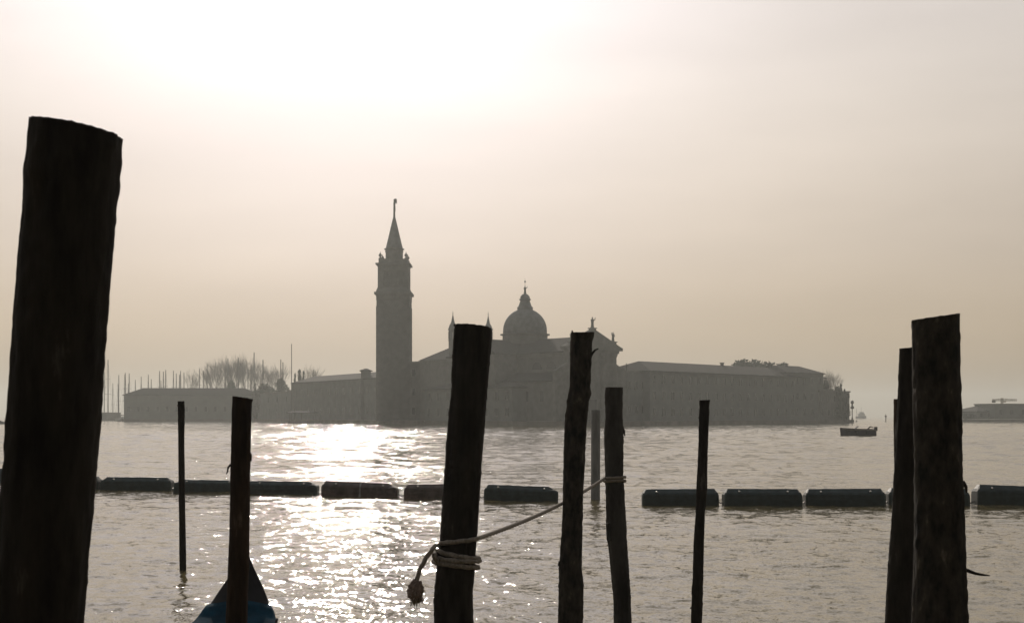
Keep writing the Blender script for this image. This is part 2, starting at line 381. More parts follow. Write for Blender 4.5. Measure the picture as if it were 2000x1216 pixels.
# ------------------------------------------------------------------ bell tower
YT = 415.0; s_ = YT / F
bt = empty('bell_tower', (xw(770, YT), YT, 1.1), 0); tag(bt, 'tall square bell tower with pointed spire and figure on top', 'bell tower')
def zt(py): return zw(py, YT) - 1.1
def sq(mbo, w0, w1, y0, y1):
    a, b_ = w0 * s_ / 2, w1 * s_ / 2; z0, z1 = zt(y0), zt(y1)
    return mbo.add([(-a, -a, z0), (a, -a, z0), (a, a, z0), (-a, a, z0), (-b_, -b_, z1), (b_, -b_, z1), (b_, b_, z1), (-b_, b_, z1)],
                   [(3, 2, 1, 0), (4, 5, 6, 7), (0, 1, 5, 4), (1, 2, 6, 5), (2, 3, 7, 6), (3, 0, 4, 7)])
m = MB(); sq(m, 66, 63.5, 822, 586)
m.build('shaft', M['brick'], bt)
m = MB()
for k in (-1, -.33, .33, 1):
    for sd in (0, 1, 2, 3):
        a = math.pi / 2 * sd; cx_, cy_ = k * 4.1, -4.78
        m.box(cx_ * math.cos(a) - cy_ * math.sin(a), cx_ * math.sin(a) + cy_ * math.cos(a), (zt(822) + zt(600)) / 2, .9, .22, zt(600) - zt(822), a)
m.build('pilaster', M['brick'], bt)
m = MB(); sq(m, 65, 65, 588, 585); sq(m, 64, 66, 584.9, 577); sq(m, 72, 72, 576.9, 572.5); sq(m, 66, 60, 572.4, 564)
m.build('cornice', M['pale'], bt)
bf = MB(); q = 59.0 * s_ / 2
# belfry: four corner piers, one middle pier a side, arched heads, dark core behind
zb0, zb1 = zt(566), zt(521)
for cx_ in (-1, 1):
    for cy_ in (-1, 1): bf.box(cx_ * (q - .8), cy_ * (q - .8), (zb0 + zb1) / 2, 1.6, 1.6, zb1 - zb0)
bf.box(0, 0, zb1 - .8, 2*q - .01, 2*q - .01, 1.6)
for sd in range(4):
    a = math.pi / 2 * sd
    for u in (-1.15, 1.15): bf.box(u * math.cos(a) + (q - .3) * math.sin(a), u * math.sin(a) - (q - .3) * math.cos(a), (zb0 + zb1) / 2 - .4, .55, .55, zb1 - zb0 - .9, a)
    bf.box((q-.25) * math.sin(a), -(q-.25) * math.cos(a), zb0 + .5, 2*q - 3.2, .4, 1.0, a)
bf.box(0, 0, (zb0 + zb1) / 2 - .4, 2*q - 1.5, 2*q - 1.5, zb1 - zb0 - .8)
bf.build('belfry', M['pale'], bt)
m = MB(); sq(m, 60, 60, 521, 519.6); sq(m, 67, 67, 519.5, 516.5); sq(m, 56, 56, 516.4, 508)
m.build('attic', M['pale'], bt)
for cx_ in (-1, 1):
    for cy_ in (-1, 1):
        MB().lathe([(.5, 0), (.5, .25), (.22, .35), (.22, .55), (.5, .9), (.42, 1.25), (.12, 1.6), (.04, 2.1)], cx_ * 3.72, cy_ * 3.72, zt(508), 8).build('pinnacle', M['pale'], bt)
r_ = 17.0 * s_
MB().lathe([(r_, zt(508)), (r_, zt(492.5)), (r_ * 1.06, zt(492)), (r_*1.06, zt(490.5)), (r_, zt(490)), (r_, zt(488.5)), (r_ * 1.16, zt(487.5)), (r_ * 1.16, zt(486)), (r_ * .98, zt(485))], 0, 0, 0, 20).build('drum', M['pale'], bt)
MB().lathe([(r_ * .99, zt(485)), (r_ * .70, zt(465)), (r_ * .36, zt(440)), (r_ * .08, zt(421))], 0, 0, 0, 20).build('spire', M['lead'], bt)
def statue(parent, x, y, z, h, name='statue', arm=1, ped=None, mt='pale'):
    m = MB()
    m.lathe([(.17*h, 0), (.15*h, .12*h), (.12*h, .4*h), (.13*h, .6*h), (.16*h, .72*h), (.14*h, .80*h), (.05*h, .83*h), (.045*h, .85*h)], 0, 0, 0, 10)
    m.lathe([(.02*h, .84*h), (.065*h, .88*h), (.07*h, .93*h), (.05*h, .98*h), (.01*h, 1.0*h)], 0, 0, 0, 10)
    m.tube([(.13*h*arm, 0, .77*h), (.24*h*arm, -.05*h, .72*h), (.30*h*arm, -.08*h, .95*h)], [.045*h, .04*h, .03*h], 6)
    m.tube([(-.13*h*arm, 0, .77*h), (-.2*h*arm, -.05*h, .6*h), (-.1*h*arm, -.13*h, .5*h)], [.045*h, .04*h, .03*h], 6)
    o = m.build(name, M[mt], parent, loc=(x, y, z))
    if ped:
        MB().add(*[[(sx*pw, sy*pw, zz) for pw, zz in ((ped*.62, -ped*1.5), (ped*.5, -.25)) for sx, sy in ((-1,-1),(1,-1),(1,1),(-1,1))],
            [(3,2,1,0),(4,5,6,7),(0,1,5,4),(1,2,6,5),(2,3,7,6),(3,0,4,7)]]).box2(-ped*.68, ped*.68, -ped*.68, ped*.68, -.249, 0).build('pedestal', M['pale'], o)
    return o
# the figure on the spire: slim pole, body and wing
m = MB(); m.tube([(0, 0, zt(423)), (0, 0, zt(404)), (0, 0, zt(389))], [.32, .22, .2], 8)
m.lathe([(.26, 0), (.34, .8), (.28, 1.9), (.36, 2.6), (.1, 3.0), (.22, 3.25), (.2, 3.5), (.03, 3.65)], .05, 0, zt(414), 10)
m.add([(.1, -.12, zt(388)), (.72, -.12, zt(388.4)), (.8, -.12, zt(399)), (.55, -.12, zt(396)), (.35, -.12, zt(397)), (.1, -.12, zt(404)),
       (.1, .12, zt(388)), (.72, .12, zt(388.4)), (.8, .12, zt(399)), (.55, .12, zt(396)), (.35, .12, zt(397)), (.1, .12, zt(404))],
      [(5, 4, 3, 2, 1, 0), (6, 7, 8, 9, 10, 11)] + [(i, (i+1) % 6, 6 + (i+1) % 6, 6 + i) for i in range(6)])
m.build('statue', M['bronze'], bt)

# ------------------------------------------------------------------ church (local x across the front, local y along the nave, going left and away)
YC = 358.0
ch = empty('church', (xw(1157, YC), YC, 1.1), R(40)); tag(ch, 'domed church with temple front, two small turrets and roof statues', 'church')
Z = lambda z: z - 1.1
m = MB(); m.box2(-7.6, 7.6, 1.2, 50, 0, Z(18.3)); m.build('nave', M['brick'], ch)
rf = MB(); rf.extrude([(-8.3, Z(18.3)), (8.3, Z(18.3)), (8.3, Z(18.6)), (0, Z(22.5)), (-8.3, Z(18.6))], 1.2, 50, 'y'); rf.build('roof', M['tiles'], ch)
m = MB()
for sg in (-1, 1): m.box2(min(sg*7.6, sg*12), max(sg*7.6, sg*12), 1.2, 40, 0, Z(11.0))
m.build('aisle', M['brick'], ch)
m = MB()
for sg in (-1, 1):
    pts = [(sg*7.61, Z(11.0)), (sg*12.6, Z(11.0)), (sg*12.6, Z(11.3)), (sg*7.61, Z(13.4))]
    m.extrude(pts if sg > 0 else pts[::-1], 1.2, 40, 'y')
m.build('aisle_roof', M['tiles'], ch)
# transept
m = MB(); m.box2(-15, 15, 20.5, 31.5, 0, Z(18.2)); m.build('transept', M['brick'], ch)
m = MB(); m.extrude([(20.0, Z(18.2)), (32.0, Z(18.2)), (32.0, Z(18.5)), (26, Z(22.3)), (20.0, Z(18.5))], -15.4, 15.4, 'x'); m.build('transept_roof', M['tiles'], ch)
# choir with hipped end
m = MB(); m.box2(-6.6, 6.6, 50, 64, 0, Z(17.9)); m.build('choir', M['brick'], ch)
m = MB(); m.add([(-7.2, 50, Z(17.9)), (7.2, 50, Z(17.9)), (7.2, 64.6, Z(17.9)), (-7.2, 64.6, Z(17.9)), (0, 50, Z(22.0)), (0, 57.5, Z(22.0))], [(3, 2, 1, 0), (0, 4, 5, 3), (1, 2, 5, 4), (2, 3, 5), (0, 1, 4)])
m.build('choir_roof', M['tiles'], ch)
m = MB()
for sg in (-1, 1): m.box2(min(sg*7.6, sg*7.95), max(sg*7.6, sg*7.95), 1.2, 50, Z(17.3), Z(18.25))
m.build('cornice', M['pale'], ch)
# half round windows of nave and transept
def lunette(x, y, z, r0, face):
    mm = MB(); pts = [(r0 * math.cos(math.pi*k/10), r0 * math.sin(math.pi*k/10)) for k in range(11)]
    if face == 'x': mm.extrude(pts, -.06, .06, 'x')
    else: mm.extrude(pts, -.06, .06, 'y')
    return mm.build('window', M['glass'], ch, loc=(x, y, z))
for y in (7, 12.5, 36, 41): lunette(-7.62, y, Z(14.2), 1.9, 'x')
for y in (23.4,): lunette(-15.03, 26, Z(14.0), 2.6, 'x')
for y in (5.5, 11.5, 17): 
    o = MB().box2(-.06, .06, -.7, .7, 0, 2.6).build('window', M['glass'], ch, loc=(-12.03, y, Z(6.0)))
# front: giant order, pediment, side wings
fr = MB(); fr.box2(-8.3, 8.3, 0, 1.2, 0, Z(18.2)); fr.box2(-12.3, -8.3, .15, 1.2, 0, Z(12.4)); fr.box2(8.3, 12.3, .15, 1.2, 0, Z(12.4))
fr.extrude([(8.3, Z(12.4)), (12.4, Z(12.4)), (12.4, Z(13.6)), (8.3, Z(15.6))], -.1, 1.2, 'y')
fr.extrude([(-12.4, Z(12.4)), (-8.3, Z(12.4)), (-8.3, Z(15.6)), (-12.4, Z(13.6))], -.1, 1.2, 'y')
fr.box2(-8.7, 8.7, -.75, 1.2, Z(18.2), Z(18.9)); fr.box2(-9.5, 9.5, -1.25, 1.5, Z(18.9), Z(19.7))
fr.extrude([(-9.4, Z(19.7)), (9.4, Z(19.7)), (5.6, Z(21.5)), (0, Z(24.1)), (-5.6, Z(21.5))], -1.0, 1.4, 'y')
fr.build('front', M['pale'], ch)
for x in (-7.2, -3.3, 3.3, 7.2):
    MB().lathe([(.95, 0), (.95, 3.0), (.68, 3.1), (.68, 8), (.58, Z(17.2)), (.85, Z(17.7)), (.85, Z(18.2))], x, -.45, 0, 14).build('column', M['pale'], ch)
MB().box2(-1.4, 1.4, -.06, .02, 0, 5.4).build('door', M['glass'], ch)
# crowning statues
statue(ch, 0, 0, Z(zw(640, YC)), zw(619, YC) - zw(640, YC), ped=1.25)
o = statue(ch, 7.2, 0, Z(zw(667, 363)), zw(648.5, 363) - zw(667, 363), ped=1.2, arm=-1)
statue(ch, -7.2, 0, Z(zw(667, 354)), 2.4, ped=1.2)
statue(ch, 12.2, .2, Z(zw(725, 366)), zw(709, 366) - zw(725, 366), ped=.5)
# dome over the crossing
dc = (0, 26.1); YD = 378.0; s2 = YD / F
def zd(py): return zw(py, YD) - 1.1
m = MB(); m.lathe([(44*s2, zd(672)), (44*s2, zd(655.5)), (48.5*s2, zd(654.5)), (48.5*s2, zd(652.5)), (43.5*s2, zd(652))], dc[0], dc[1], 0, 40); m.build('drum', M['brick'], ch)
pf = [(43*s2, zd(652)), (43*s2, zd(646))]
for k in range(1, 13):
    a = math.pi/2 * k / 12
    rr_ = 43*s2 * math.cos(a)
    if rr_ < 12*s2: break
    pf.append((rr_, zd(646) + (zd(602.5) - zd(646)) * math.sin(a)))
pf.append((12*s2, zd(603)))
dm = MB().lathe(pf, dc[0], dc[1], 0, 48).build('dome', M['lead'], ch, smooth=True)
MB().lathe([(15*s2, zd(606)), (15.5*s2, zd(600)), (13*s2, zd(598)), (9.2*s2, zd(587)), (11.5*s2, zd(586)), (11.5*s2, zd(584)), (9.5*s2, zd(583)), (9*s2, zd(579)), (5.5*s2, zd(575)), (2.2*s2, zd(573.5))], dc[0], dc[1], 0, 16).build('lantern', M['lead'], dm)
statue(dm, dc[0], dc[1], zd(574), zd(558) - zd(574), mt='bronze')
MB().lathe([(.04, 0), (.04, 1.1), (.22, 1.3), (.22, 1.5), (.03, 1.7), (.03, 2.3)], dc[0], dc[1], zd(560), 8).build('finial', M['bronze'], dm)
# two small turrets beside the choir
for px_, sgn in ((884.5, -1), (953.5, 1)):
    # intersect the sight line with the turret row at y = 49.6 in the church frame
    c40, s40 = math.cos(R(40)), math.sin(R(40)); ox, oy = xw(1157, YC), YC
    k = (px_ - CX) / F; v_ = 49.6
    u_ = (k * (oy + c40 * v_) - (ox - s40 * v_)) / (c40 - k * s40)
    Yt = oy + s40 * u_ + c40 * v_; s3 = Yt / F
    zz = lambda py: zw(py, Yt) - 1.1
    top0 = 0 if sgn < 0 else 2
    m = MB(); w_ = 8.6 * s3
    m.lathe([(w_, zz(700)), (w_, zz(666)), (w_*1.15, zz(665.5)), (w_*1.15, zz(664)), (w_, zz(663.5)), (w_, zz(662))], u_, v_, 0, 8, R(22.5))
    for kk in range(8):
        a = R(22.5) + kk * math.pi / 4
        m.box(u_ + w_*.86 * math.cos(a), v_ + w_*.86 * math.sin(a), (zz(662) + zz(648)) / 2, .42, .42, zz(648) - zz(662), a)
    m.lathe([(w_, zz(648)), (w_, zz(645)), (w_*1.15, zz(644.5)), (w_*1.15, zz(642))], u_, v_, 0, 8, R(22.5))
    m.build('turret', M['pale'], ch)
    MB().lathe([(w_*1.02, zz(642 + top0)), (w_*.78, zz(635 + top0)), (w_*.42, zz(630 + top0)), (w_*.3, zz(625 + top0)), (w_*.1, zz(616 + top0)), (.06, zz(613 + top0)), (.18, zz(612 + top0)), (.05, zz(610.5 + top0)), (.03, zz(606 + top0))], u_, v_, 0, 10).build('turret_cap', M['lead'], ch)

# ------------------------------------------------------------------ flagpole, beacon, landing stage
p0 = at(570, 824, 512); ob = MB()
ob.lathe([(.22, -.3), (.2, 1), (.12, zw(672, 512) - 1.4), (.2, zw(672, 512) - 1.35), (.02, zw(671, 512) - 1.1)], 0, 0, 0, 8)
o = ob.build('flagpole', M['mast'], loc=(p0.x, p0.y - 0.6, 1.1)); tag(o, 'tall bare flagpole standing alone at the left corner of the two storey block', 'flagpole')
o = empty('beacon', (xw(1657.5, 466), 466, 1.1)); tag(o, 'small lamp post beacon on the right tip of the island', 'beacon')
MB().lathe([(.35, 0), (.25, .5), (.16, 1), (.16, 3.5)], 0, 0, 0, 8).build('post', M['mast'], o)
MB().lathe([(.1, 3.5), (.6, 3.7), (.6, 4.3), (.3, 4.5), (.25, 5.2), (.55, 5.4), (.5, 6.1), (.05, 6.4)], 0, 0, 0, 8).build('lamp_head', M['mast'], o)
o.location.x = xw(1664.5, 466)
g4 = MB(); g4.prism([(xw(1655, 464), 463), (xw(1668, 464), 464), (xw(1668, 466), 469), (xw(1655, 466), 469)], -.7, 1.09); tag(g4.build('mole', M['quay']), kind='structure')
ls = empty('landing_stage', (xw(594, 470), 470, 0), R(-20)); tag(ls, 'dark floating landing stage moored at the quay left of the bell tower', 'landing stage')
MB().box2(-5, 5, -2, 2, -.4, .7).build('pontoon', M['hull_dark'], ls)
m = MB()
for x in (-4.4, 0, 4.4):
    for y in (-1.6, 1.6): m.box2(x-.1, x+.1, y-.1, y+.1, .7, 3.3)
m.build('post', M['mast'], ls)
MB().hip(-4.9, 4.9, -1.9, 1.9, 3.3, .7, .3, 1.0).build('roof', M['hull_dark'], ls)

# ------------------------------------------------------------------ sailing yachts in the marina
def make_yacht():
    rt = empty('sailing_yacht', (0, 0, 0))
    st = []; n = 12
    for i in range(n + 1):
        u = i / n; x = -6 + 12 * u
        wdt = 1.75 * (math.sin(math.pi * min(1, .28 + .72 * u)) ** .7 if u < 1 else 0.02) + .02
        sh = 1.15 + .35 * u * u
        st.append([(x, -wdt, sh), (x, -wdt*.85, .35), (x, 0, -.45 * (1 - u**3)), (x, wdt*.85, .35), (x, wdt, sh)])
    m = MB(); vs = [p for q_ in st for p in q_]; fs = []
    for i in range(n):
        for j in range(4): fs.append((i*5 + j, (i+1)*5 + j, (i+1)*5 + j + 1, i*5 + j + 1))
        fs.append((i*5 + 4, (i+1)*5 + 4, (i+1)*5, i*5))
    fs.append((0, 1, 2, 3, 4)); m.add(vs, fs); m.build('hull', M['hull_white'], rt)
    MB().box2(-2.2, 2.2, -.9, .9, 1.2, 1.75).build('cabin', M['hull_white'], rt)
    ms = MB().tube([(0.6, 0, 1.2), (0.6, 0, 20)], [.2, .15], 6)
    ms.box2(.52, .68, -1.1, 1.1, 8.6, 8.7); ms.box2(.52, .68, -.8, .8, 13.6, 13.7)
    ms.build('mast', M['mast'], rt)
    MB().tube([(0.6, 0, 2.6), (-4.2, 0, 2.5)], .14, 6).build('boom', M['mast'], rt)
    m = MB()
    for a_, b_ in (((.6, 0, 19.6), (5.8, 0, 1.5)), ((.6, 0, 19.8), (-5.8, 0, 1.3)), ((.6, 0, 18.5), (.4, -1.6, 1.3)), ((.6, 0, 18.5), (.4, 1.6, 1.3))): m.tube([a_, b_], .022, 3)
    m.build('rigging', M['mast'], rt)
    return rt
masts = [(204.5, 726), (210, 702), (221, 748), (230, 750), (232.7, 732), (243, 731), (245.5, 728), (250, 749), (253, 729), (263.7, 741), (276.4, 735), (289, 731), (296, 740),
 (311, 724), (315, 743), (318.4, 725), (324.4, 722), (338, 723.5), (345, 729), (350, 731), (353.4, 724), (358.7, 727.6), (390.4, 719), (397, 723), (405.3, 712),
 (439.6, 719), (446, 700), (465, 697.6), (485, 721), (490, 724), (497, 688), (513, 702), (549, 702), (552, 707)]
yacht = make_yacht()
for i, (px_, py_) in enumerate(masts):
    o = yacht if i == 0 else copy_tree(yacht)
    Yy = (705 if px_ < 238 else 619) + (i * 7 % 5) * 2.6 + (2 if i % 2 else 0)
    if px_ < 238: Yy += (i % 3) * 3
    hgt = zw(py_, Yy); sc_ = hgt / 20.0
    a = R(75 + (i * 37 % 30)) * (1 if i % 2 else -1)
    o.scale = (sc_, sc_, sc_); o.rotation_euler = (0, 0, a)
    mo = Vector((.6 * sc_ * math.cos(a), .6 * sc_ * math.sin(a), 0))
    o.location = (xw(px_, Yy) - mo.x, Yy, 0.0)
    where = 'left of the long shed' if px_ < 238 else ('behind the long shed' if px_ < 400 else 'in front of the bare trees')
    tag(o, 'sailing yacht with bare mast %s' % where, 'yacht', 'masted yachts %s' % where)
# the ones that stand out by their masts
yl = [q for q in bpy.data.objects if q.name.startswith('sailing_yacht') and q.parent is None]
yl[1]['label'] = 'yacht with the tallest mast left of the long shed'
yl[30]['label'] = 'yacht with the tallest mast of all, in front of the bare trees'

# ------------------------------------------------------------------ trees
def bare_tree(name, seed, height, spread):
    rnd = random.Random(seed); rt = empty(name, (0, 0, 0)); tr = MB(); tw = MB()
    th_ = height * .2
    tr.tube([(0, 0, -.3), (.1, .05, th_ * .5), (0, 0, th_)], [height*.02, height*.016, height*.013], 7)
    def grow(p, d, L, r, lv, tgt):
        q_ = p + d * L * .5 + Vector((rnd.gauss(0, .04), rnd.gauss(0, .04), 0)) * L; e = p + d * L
        (tr if lv < 2 else tw).tube([p, q_, e], [r, r*.8, r*.55], 5 if lv < 2 else 3)
        if lv >= 5: return
        for k in range(4 if lv < 4 else 5):
            dd = Vector((rnd.gauss(0, spread), rnd.gauss(0, spread), rnd.uniform(-.05, .7) if lv > 0 else .9))
            nd = (d * 1.0 + dd * .75).normalized()
            grow(p + d * L * rnd.uniform(.45, 1.0), nd, L * rnd.uniform(.58, .82), r * .56, lv + 1, tgt)
    for k in range(4):
        a = k * math.pi / 2 + rnd.random(); grow(Vector((0, 0, th_ * rnd.uniform(.8, 1))), Vector((math.cos(a)*spread, math.sin(a)*spread, 1)).normalized(), height * .25, height * .0054, 1, 0)
    tr.build('trunk', M['trunk'], rt); tw.build('crown', M['trunk'], rt)
    return rt
def leaf_tree(name, seed, height, rx, trunk_h, n=2600, leaf=.5, shape='round', m_='leaf'):
    rnd = random.Random(seed); rt = empty(name, (0, 0, 0))
    MB().tube([(0, 0, -.3), (.1, 0, trunk_h), (0, 0, height * .8)], [height*.025, height*.018, .05], 7).build('trunk', M['trunk'], rt)
    lobes = []
    for k in range(16):
        a, z = rnd.uniform(0, 2*math.pi), rnd.random()
        if shape == 'column': rr_ = rx * (1 - z) ** .6 * .55; lobes.append((rr_ * math.cos(a), rr_ * math.sin(a), trunk_h + z * (height - trunk_h) * .92, rx * (.55 - .35*z)))
        else: rr_ = rx * math.sqrt(max(0, 1 - (2*z - .8) ** 2)) * rnd.uniform(.3, .75); lobes.append((rr_ * math.cos(a), rr_ * math.sin(a), trunk_h + z * (height - trunk_h) * .85, rx * rnd.uniform(.28, .45)))
    c = MB()
    for k in range(n):
        lx, ly, lz, lr = rnd.choice(lobes)
        v = Vector((rnd.gauss(0, 1), rnd.gauss(0, 1), rnd.gauss(0, 1))).normalized() * lr * rnd.uniform(.55, 1.12)
        v.z *= 1.5 if shape == 'column' else .85
        p = Vector((lx, ly, lz)) + v; a = Vector((rnd.gauss(0, 1), rnd.gauss(0, 1), rnd.gauss(0, 1))).normalized(); b_ = a.orthogonal().normalized() * leaf * rnd.uniform(.5, 1); a = a * leaf * rnd.uniform(.5, 1)
        if p.z > height: continue
        c.add([p - a, p - b_ * .6, p + a, p + b_ * .6], [(0, 1, 2, 3)])
    c.build('crown', M[m_], rt); return rt
def place(t, px_, Y, top_py, label, cat='tree', group=None, h0=1.0, rz=0, base=1.1, sx=1.0):
    s = (zw(top_py, Y) - base) / h0; t.location = (xw(px_, Y), Y, base); t.scale = (s * sx, s * sx, s); t.rotation_euler = (0, 0, rz); tag(t, label, cat, group)
bareA = bare_tree('bare_tree', 3, 26, .55); bareB = bare_tree('bare_tree', 8, 24, .48)
def top_of(t):
    return max((c.data.vertices[i].co.z for c in bpy.data.objects if c.parent == t for i in range(len(c.data.vertices))), default=1)
hA, hB = top_of(bareA), top_of(bareB)
bl = [(bareA, hA, 415, 708, 'bare tree at the left end of the leafless clump', .62), (bareB, hB, 425, 694, 'bare tree second from the left in the leafless clump', .7), (bareA, hA, 440, 686, 'high bare tree left of centre in the leafless clump', .7),
      (bareB, hB, 456, 689, 'bare tree in the middle of the leafless clump', .7), (bareA, hA, 470, 695, 'bare tree between the two highest of the leafless clump', .6), (bareB, hB, 484, 685, 'high bare tree right of the middle of the leafless clump', .7),
      (bareA, hA, 497, 697, 'bare tree behind the tallest mast', .5), (bareA, hA, 524, 708, 'bare tree right of the tallest mast', .75), (bareB, hB, 541, 704, 'bare tree left of the tall flagpole', .7),
      (bareA, hA, 603, 706, 'bare tree showing over the roof right of the flagpole', .6), (bareB, hB, 376, 717, 'narrow bare tree standing alone left of the leafless clump', .5),
      (bareA, hA, 1616, 714, 'bare tree behind the right tip of the island', .55), (bareB, hB, 1628, 722, 'smaller bare tree at the far right end of the island', .6), (bareB, hB, 1538, 711, 'bare tree over the roof left of the corner house', .8)]
used = set()
for i, (src, h0, px_, top_, lab, sx) in enumerate(bl):
    o = src if src not in used else copy_tree(src); used.add(src)
    Yb = 705 + (i * 11 % 7) * 4 if px_ < 560 else (560 if px_ < 700 else 520)
    if px_ == 376: Yb = 640
    place(o, px_, Yb, top_, lab, group='leafless trees on the island', h0=h0, rz=i * 1.7, sx=sx, base=1.1)
rg = leaf_tree('evergreen_tree', 5, 12, 5.0, 2.0, 3200, .55); rb = leaf_tree('evergreen_tree', 9, 12, 4.2, 1.5, 2600, .5)
gl = [(rg, 452, 742, 600+14, 'dark bush among the leafless clump behind the long shed', .5), (rb, 503, 752, 590, 'low dark bush under the tallest mast', .8), (rg, 516, 748, 588, 'dark evergreen between the long shed and the domed bush', .9),
      (rb, 530, 745, 585, 'dark evergreen just left of the dome shaped one', .8), (rg, 548, 739, 582, 'dome shaped evergreen left of the tall flagpole', .62), (rb, 561, 750, 575, 'small evergreen at the foot of the tall flagpole', .6),
      (rb, 1436, 705.5, 522, 'leftmost hazy tree crown over the monastery roof', 0.95),
      (rg, 1449, 702.5, 520, 'second hazy tree crown from the left over the monastery roof', 1.00),
      (rb, 1462, 701.5, 524, 'highest hazy tree crown over the monastery roof', 1.10),
      (rg, 1475, 703.0, 520, 'hazy tree crown just right of the highest over the monastery roof', 1.00),
      (rb, 1488, 706.0, 526, 'low hazy crown in the middle of the row over the monastery roof', 1.00),
      (rg, 1501, 706.5, 522, 'third hazy crown from the right over the monastery roof', 0.90),
      (rb, 1513, 705.5, 525, 'second hazy crown from the right over the monastery roof', 0.85),
      (rg, 1527, 709.0, 528, 'rightmost hazy crown over the roof, beside the corner house', 0.85),
      (rg, 1613, 742, 462, 'rounded evergreen against the corner house at the right end', .45), (rb, 1626, 748, 458, 'evergreen sloping down from the corner house', .6), (rg, 1636, 754, 457, 'evergreen between the slope and the cypress', .5), (rb, 1652, 757, 462, 'evergreen at the outermost right corner of the island', .5),
      (rb, 1886, 804, 566, 'low tree on the far right shore beside the big mooring pole', 1.6), (rg, 1897, 807, 566, 'low tree left of the hazy far warehouse', 2.2)]
used = set()
for i, (src, px_, top_, Yb, lab, sx) in enumerate(gl):
    o = src if src not in used else copy_tree(src); used.add(src)
    place(o, px_, Yb, top_, lab, group='evergreens on the shore', h0=12, rz=i * 2.1, sx=sx, base=1.1 if px_ < 1800 else .9)
cy = leaf_tree('cypress_tree', 21, 12, 1.5, .8, 1500, .35, 'column', 'leaf2')
for i, (px_, top_, Yb, lab, sx) in enumerate([(584, 712, 520, 'slim cypress over the roof right of the flagpole', .75), (593, 714, 520, 'second cypress over the roof right of the flagpole', .5), (577, 720, 520, 'shortest cypress beside the flagpole', .5),
                                          (1643, 742, 458, 'tallest cypress near the right tip of the island', .8), (1632, 749, 460, 'shorter cypress left of the tallest one at the right tip', .6), (498, 741, 588, 'tiny cypress below the tallest mast', .5), (1649, 753, 459, 'cypress just right of the tallest one at the right tip', .7)]):
    o = cy if i == 0 else copy_tree(cy); place(o, px_, Yb, top_, lab, group='cypresses on the island', h0=12, rz=i, sx=sx)

# ------------------------------------------------------------------ crane and small far things
cr_ = empty('tower_crane', (xw(1957, 610), 610, .9)); tag(cr_, 'thin tower crane with level jib above the far right building', 'crane')
zc = lambda py: zw(py, 610) - .9
def lattice(m, a, b, wdt, n, r=.07):
    a, b = Vector(a), Vector(b); t_ = (b - a).normalized(); u = t_.orthogonal().normalized(); v = t_.cross(u); L = (b - a).length
    cs = [u*wdt + v*wdt, u*-wdt + v*wdt, u*-wdt - v*wdt, u*wdt - v*wdt]
    for c in cs: m.tube([a + c, b + c], r, 4)
    for i in range(n):
        for k in range(4): m.tube([a + t_*(L*i/n) + cs[k], a + t_*(L*(i+1)/n) + cs[(k+1) % 4]], r*.7, 3)
m = MB(); lattice(m, (0, 0, 0), (0, 0, zc(777)), .35, 12, .1); m.build('mast', M['cranem'], cr_)
m = MB(); lattice(m, (-4.2, 0, zc(781)), (6.4, 0, zc(781)), .3, 14, .08); m.tube([(0, 0, zc(777)), (5, 0, zc(780.5))], .06, 3); m.tube([(0, 0, zc(777)), (-3.8, 0, zc(780.5))], .06, 3); m.build('jib', M['cranem'], cr_)
MB().box2(-4.2, -2.9, -.5, .5, zc(786), zc(781.5)).build('counterweight', M['quay'], cr_)
MB().box2(.5, 1.6, -.5, .5, zc(785), zc(783)).build('cab', M['cranem'], cr_)

fv = empty('distant_ship', (xw(1682, 1250), 1250, 0)); tag(fv, 'pale grey block shaped ship far off behind the open boat', 'ship')
def ship_hull(L, B_, D, dr=.5):
    m = MB(); n = 10; vs = []; fs = []
    for i in range(n + 1):
        u = i / n; x = -L/2 + L*u; wd = B_/2 * (min(1, (1-u)*4)**.6 if u > .75 else 1) + .01; sh = D * (1 + .35*u*u)
        vs += [(x, -wd, sh), (x, -wd*.9, -dr), (x, wd*.9, -dr), (x, wd, sh)]
    for i in range(n):
        for j in range(3): fs.append((i*4 + j, (i+1)*4 + j, (i+1)*4 + j + 1, i*4 + j + 1))
        fs.append((i*4 + 3, (i+1)*4 + 3, (i+1)*4, i*4))
    fs.append((0, 1, 2, 3)); m.add(vs, fs); return m
ship_hull(9, 4, 1.6).build('hull', M['hull_dark'], fv)
MB().box2(-2.8, 3.0, -1.7, 1.7, 1.6, 4.2).build('deckhouse', M['hull_white'], fv)
MB().box2(-1.6, 2.2, -1.3, 1.3, 4.2, 5.6).build('bridge', M['hull_white'], fv)
MB().tube([(0, 0, 5.6), (0, 0, 9.6)], .12, 5).build('mast', M['mast'], fv)
fs_ = copy_tree(yacht); fs_.scale = (.62,) * 3; fs_.location = (xw(1673, 560), 560, 0); fs_.rotation_euler = (0, 0, 1.3)
fs_.scale = (zw(797, 560) / 20,) * 3
if 'group' in fs_: del fs_['group']
tag(fs_, 'lone sailing yacht between the island tip and the open boat', 'yacht')
o = MB().lathe([(.22, -.7), (.22, 1.8), (.5, 2.0), (.5, 2.3), (.15, 2.6), (.05, 3.2)], 0, 0, 0, 8).build('channel_marker', M['trunk'], loc=(xw(1730, 600), 600, 0)); tag(o, 'tiny channel marker post left of the paired big poles', 'marker')
lb = empty('distant_boat', (xw(15, 420), 420, 0), R(10)); tag(lb, 'small far boat with raised bow left of the nearest pole', 'boat')
m = MB(); vs = []; fs = []
for i in range(11):
    u = i / 10; x = -3 + 6*u; wd = .75 * math.sin(math.pi * (.04 + .92*u)) + .01; sh = .55 + 1.6 * abs(u - .5)**2.4 * 4
    vs += [(x, -wd, sh), (x, 0, -.25 + .5*abs(u-.5)**3*8), (x, wd, sh)]
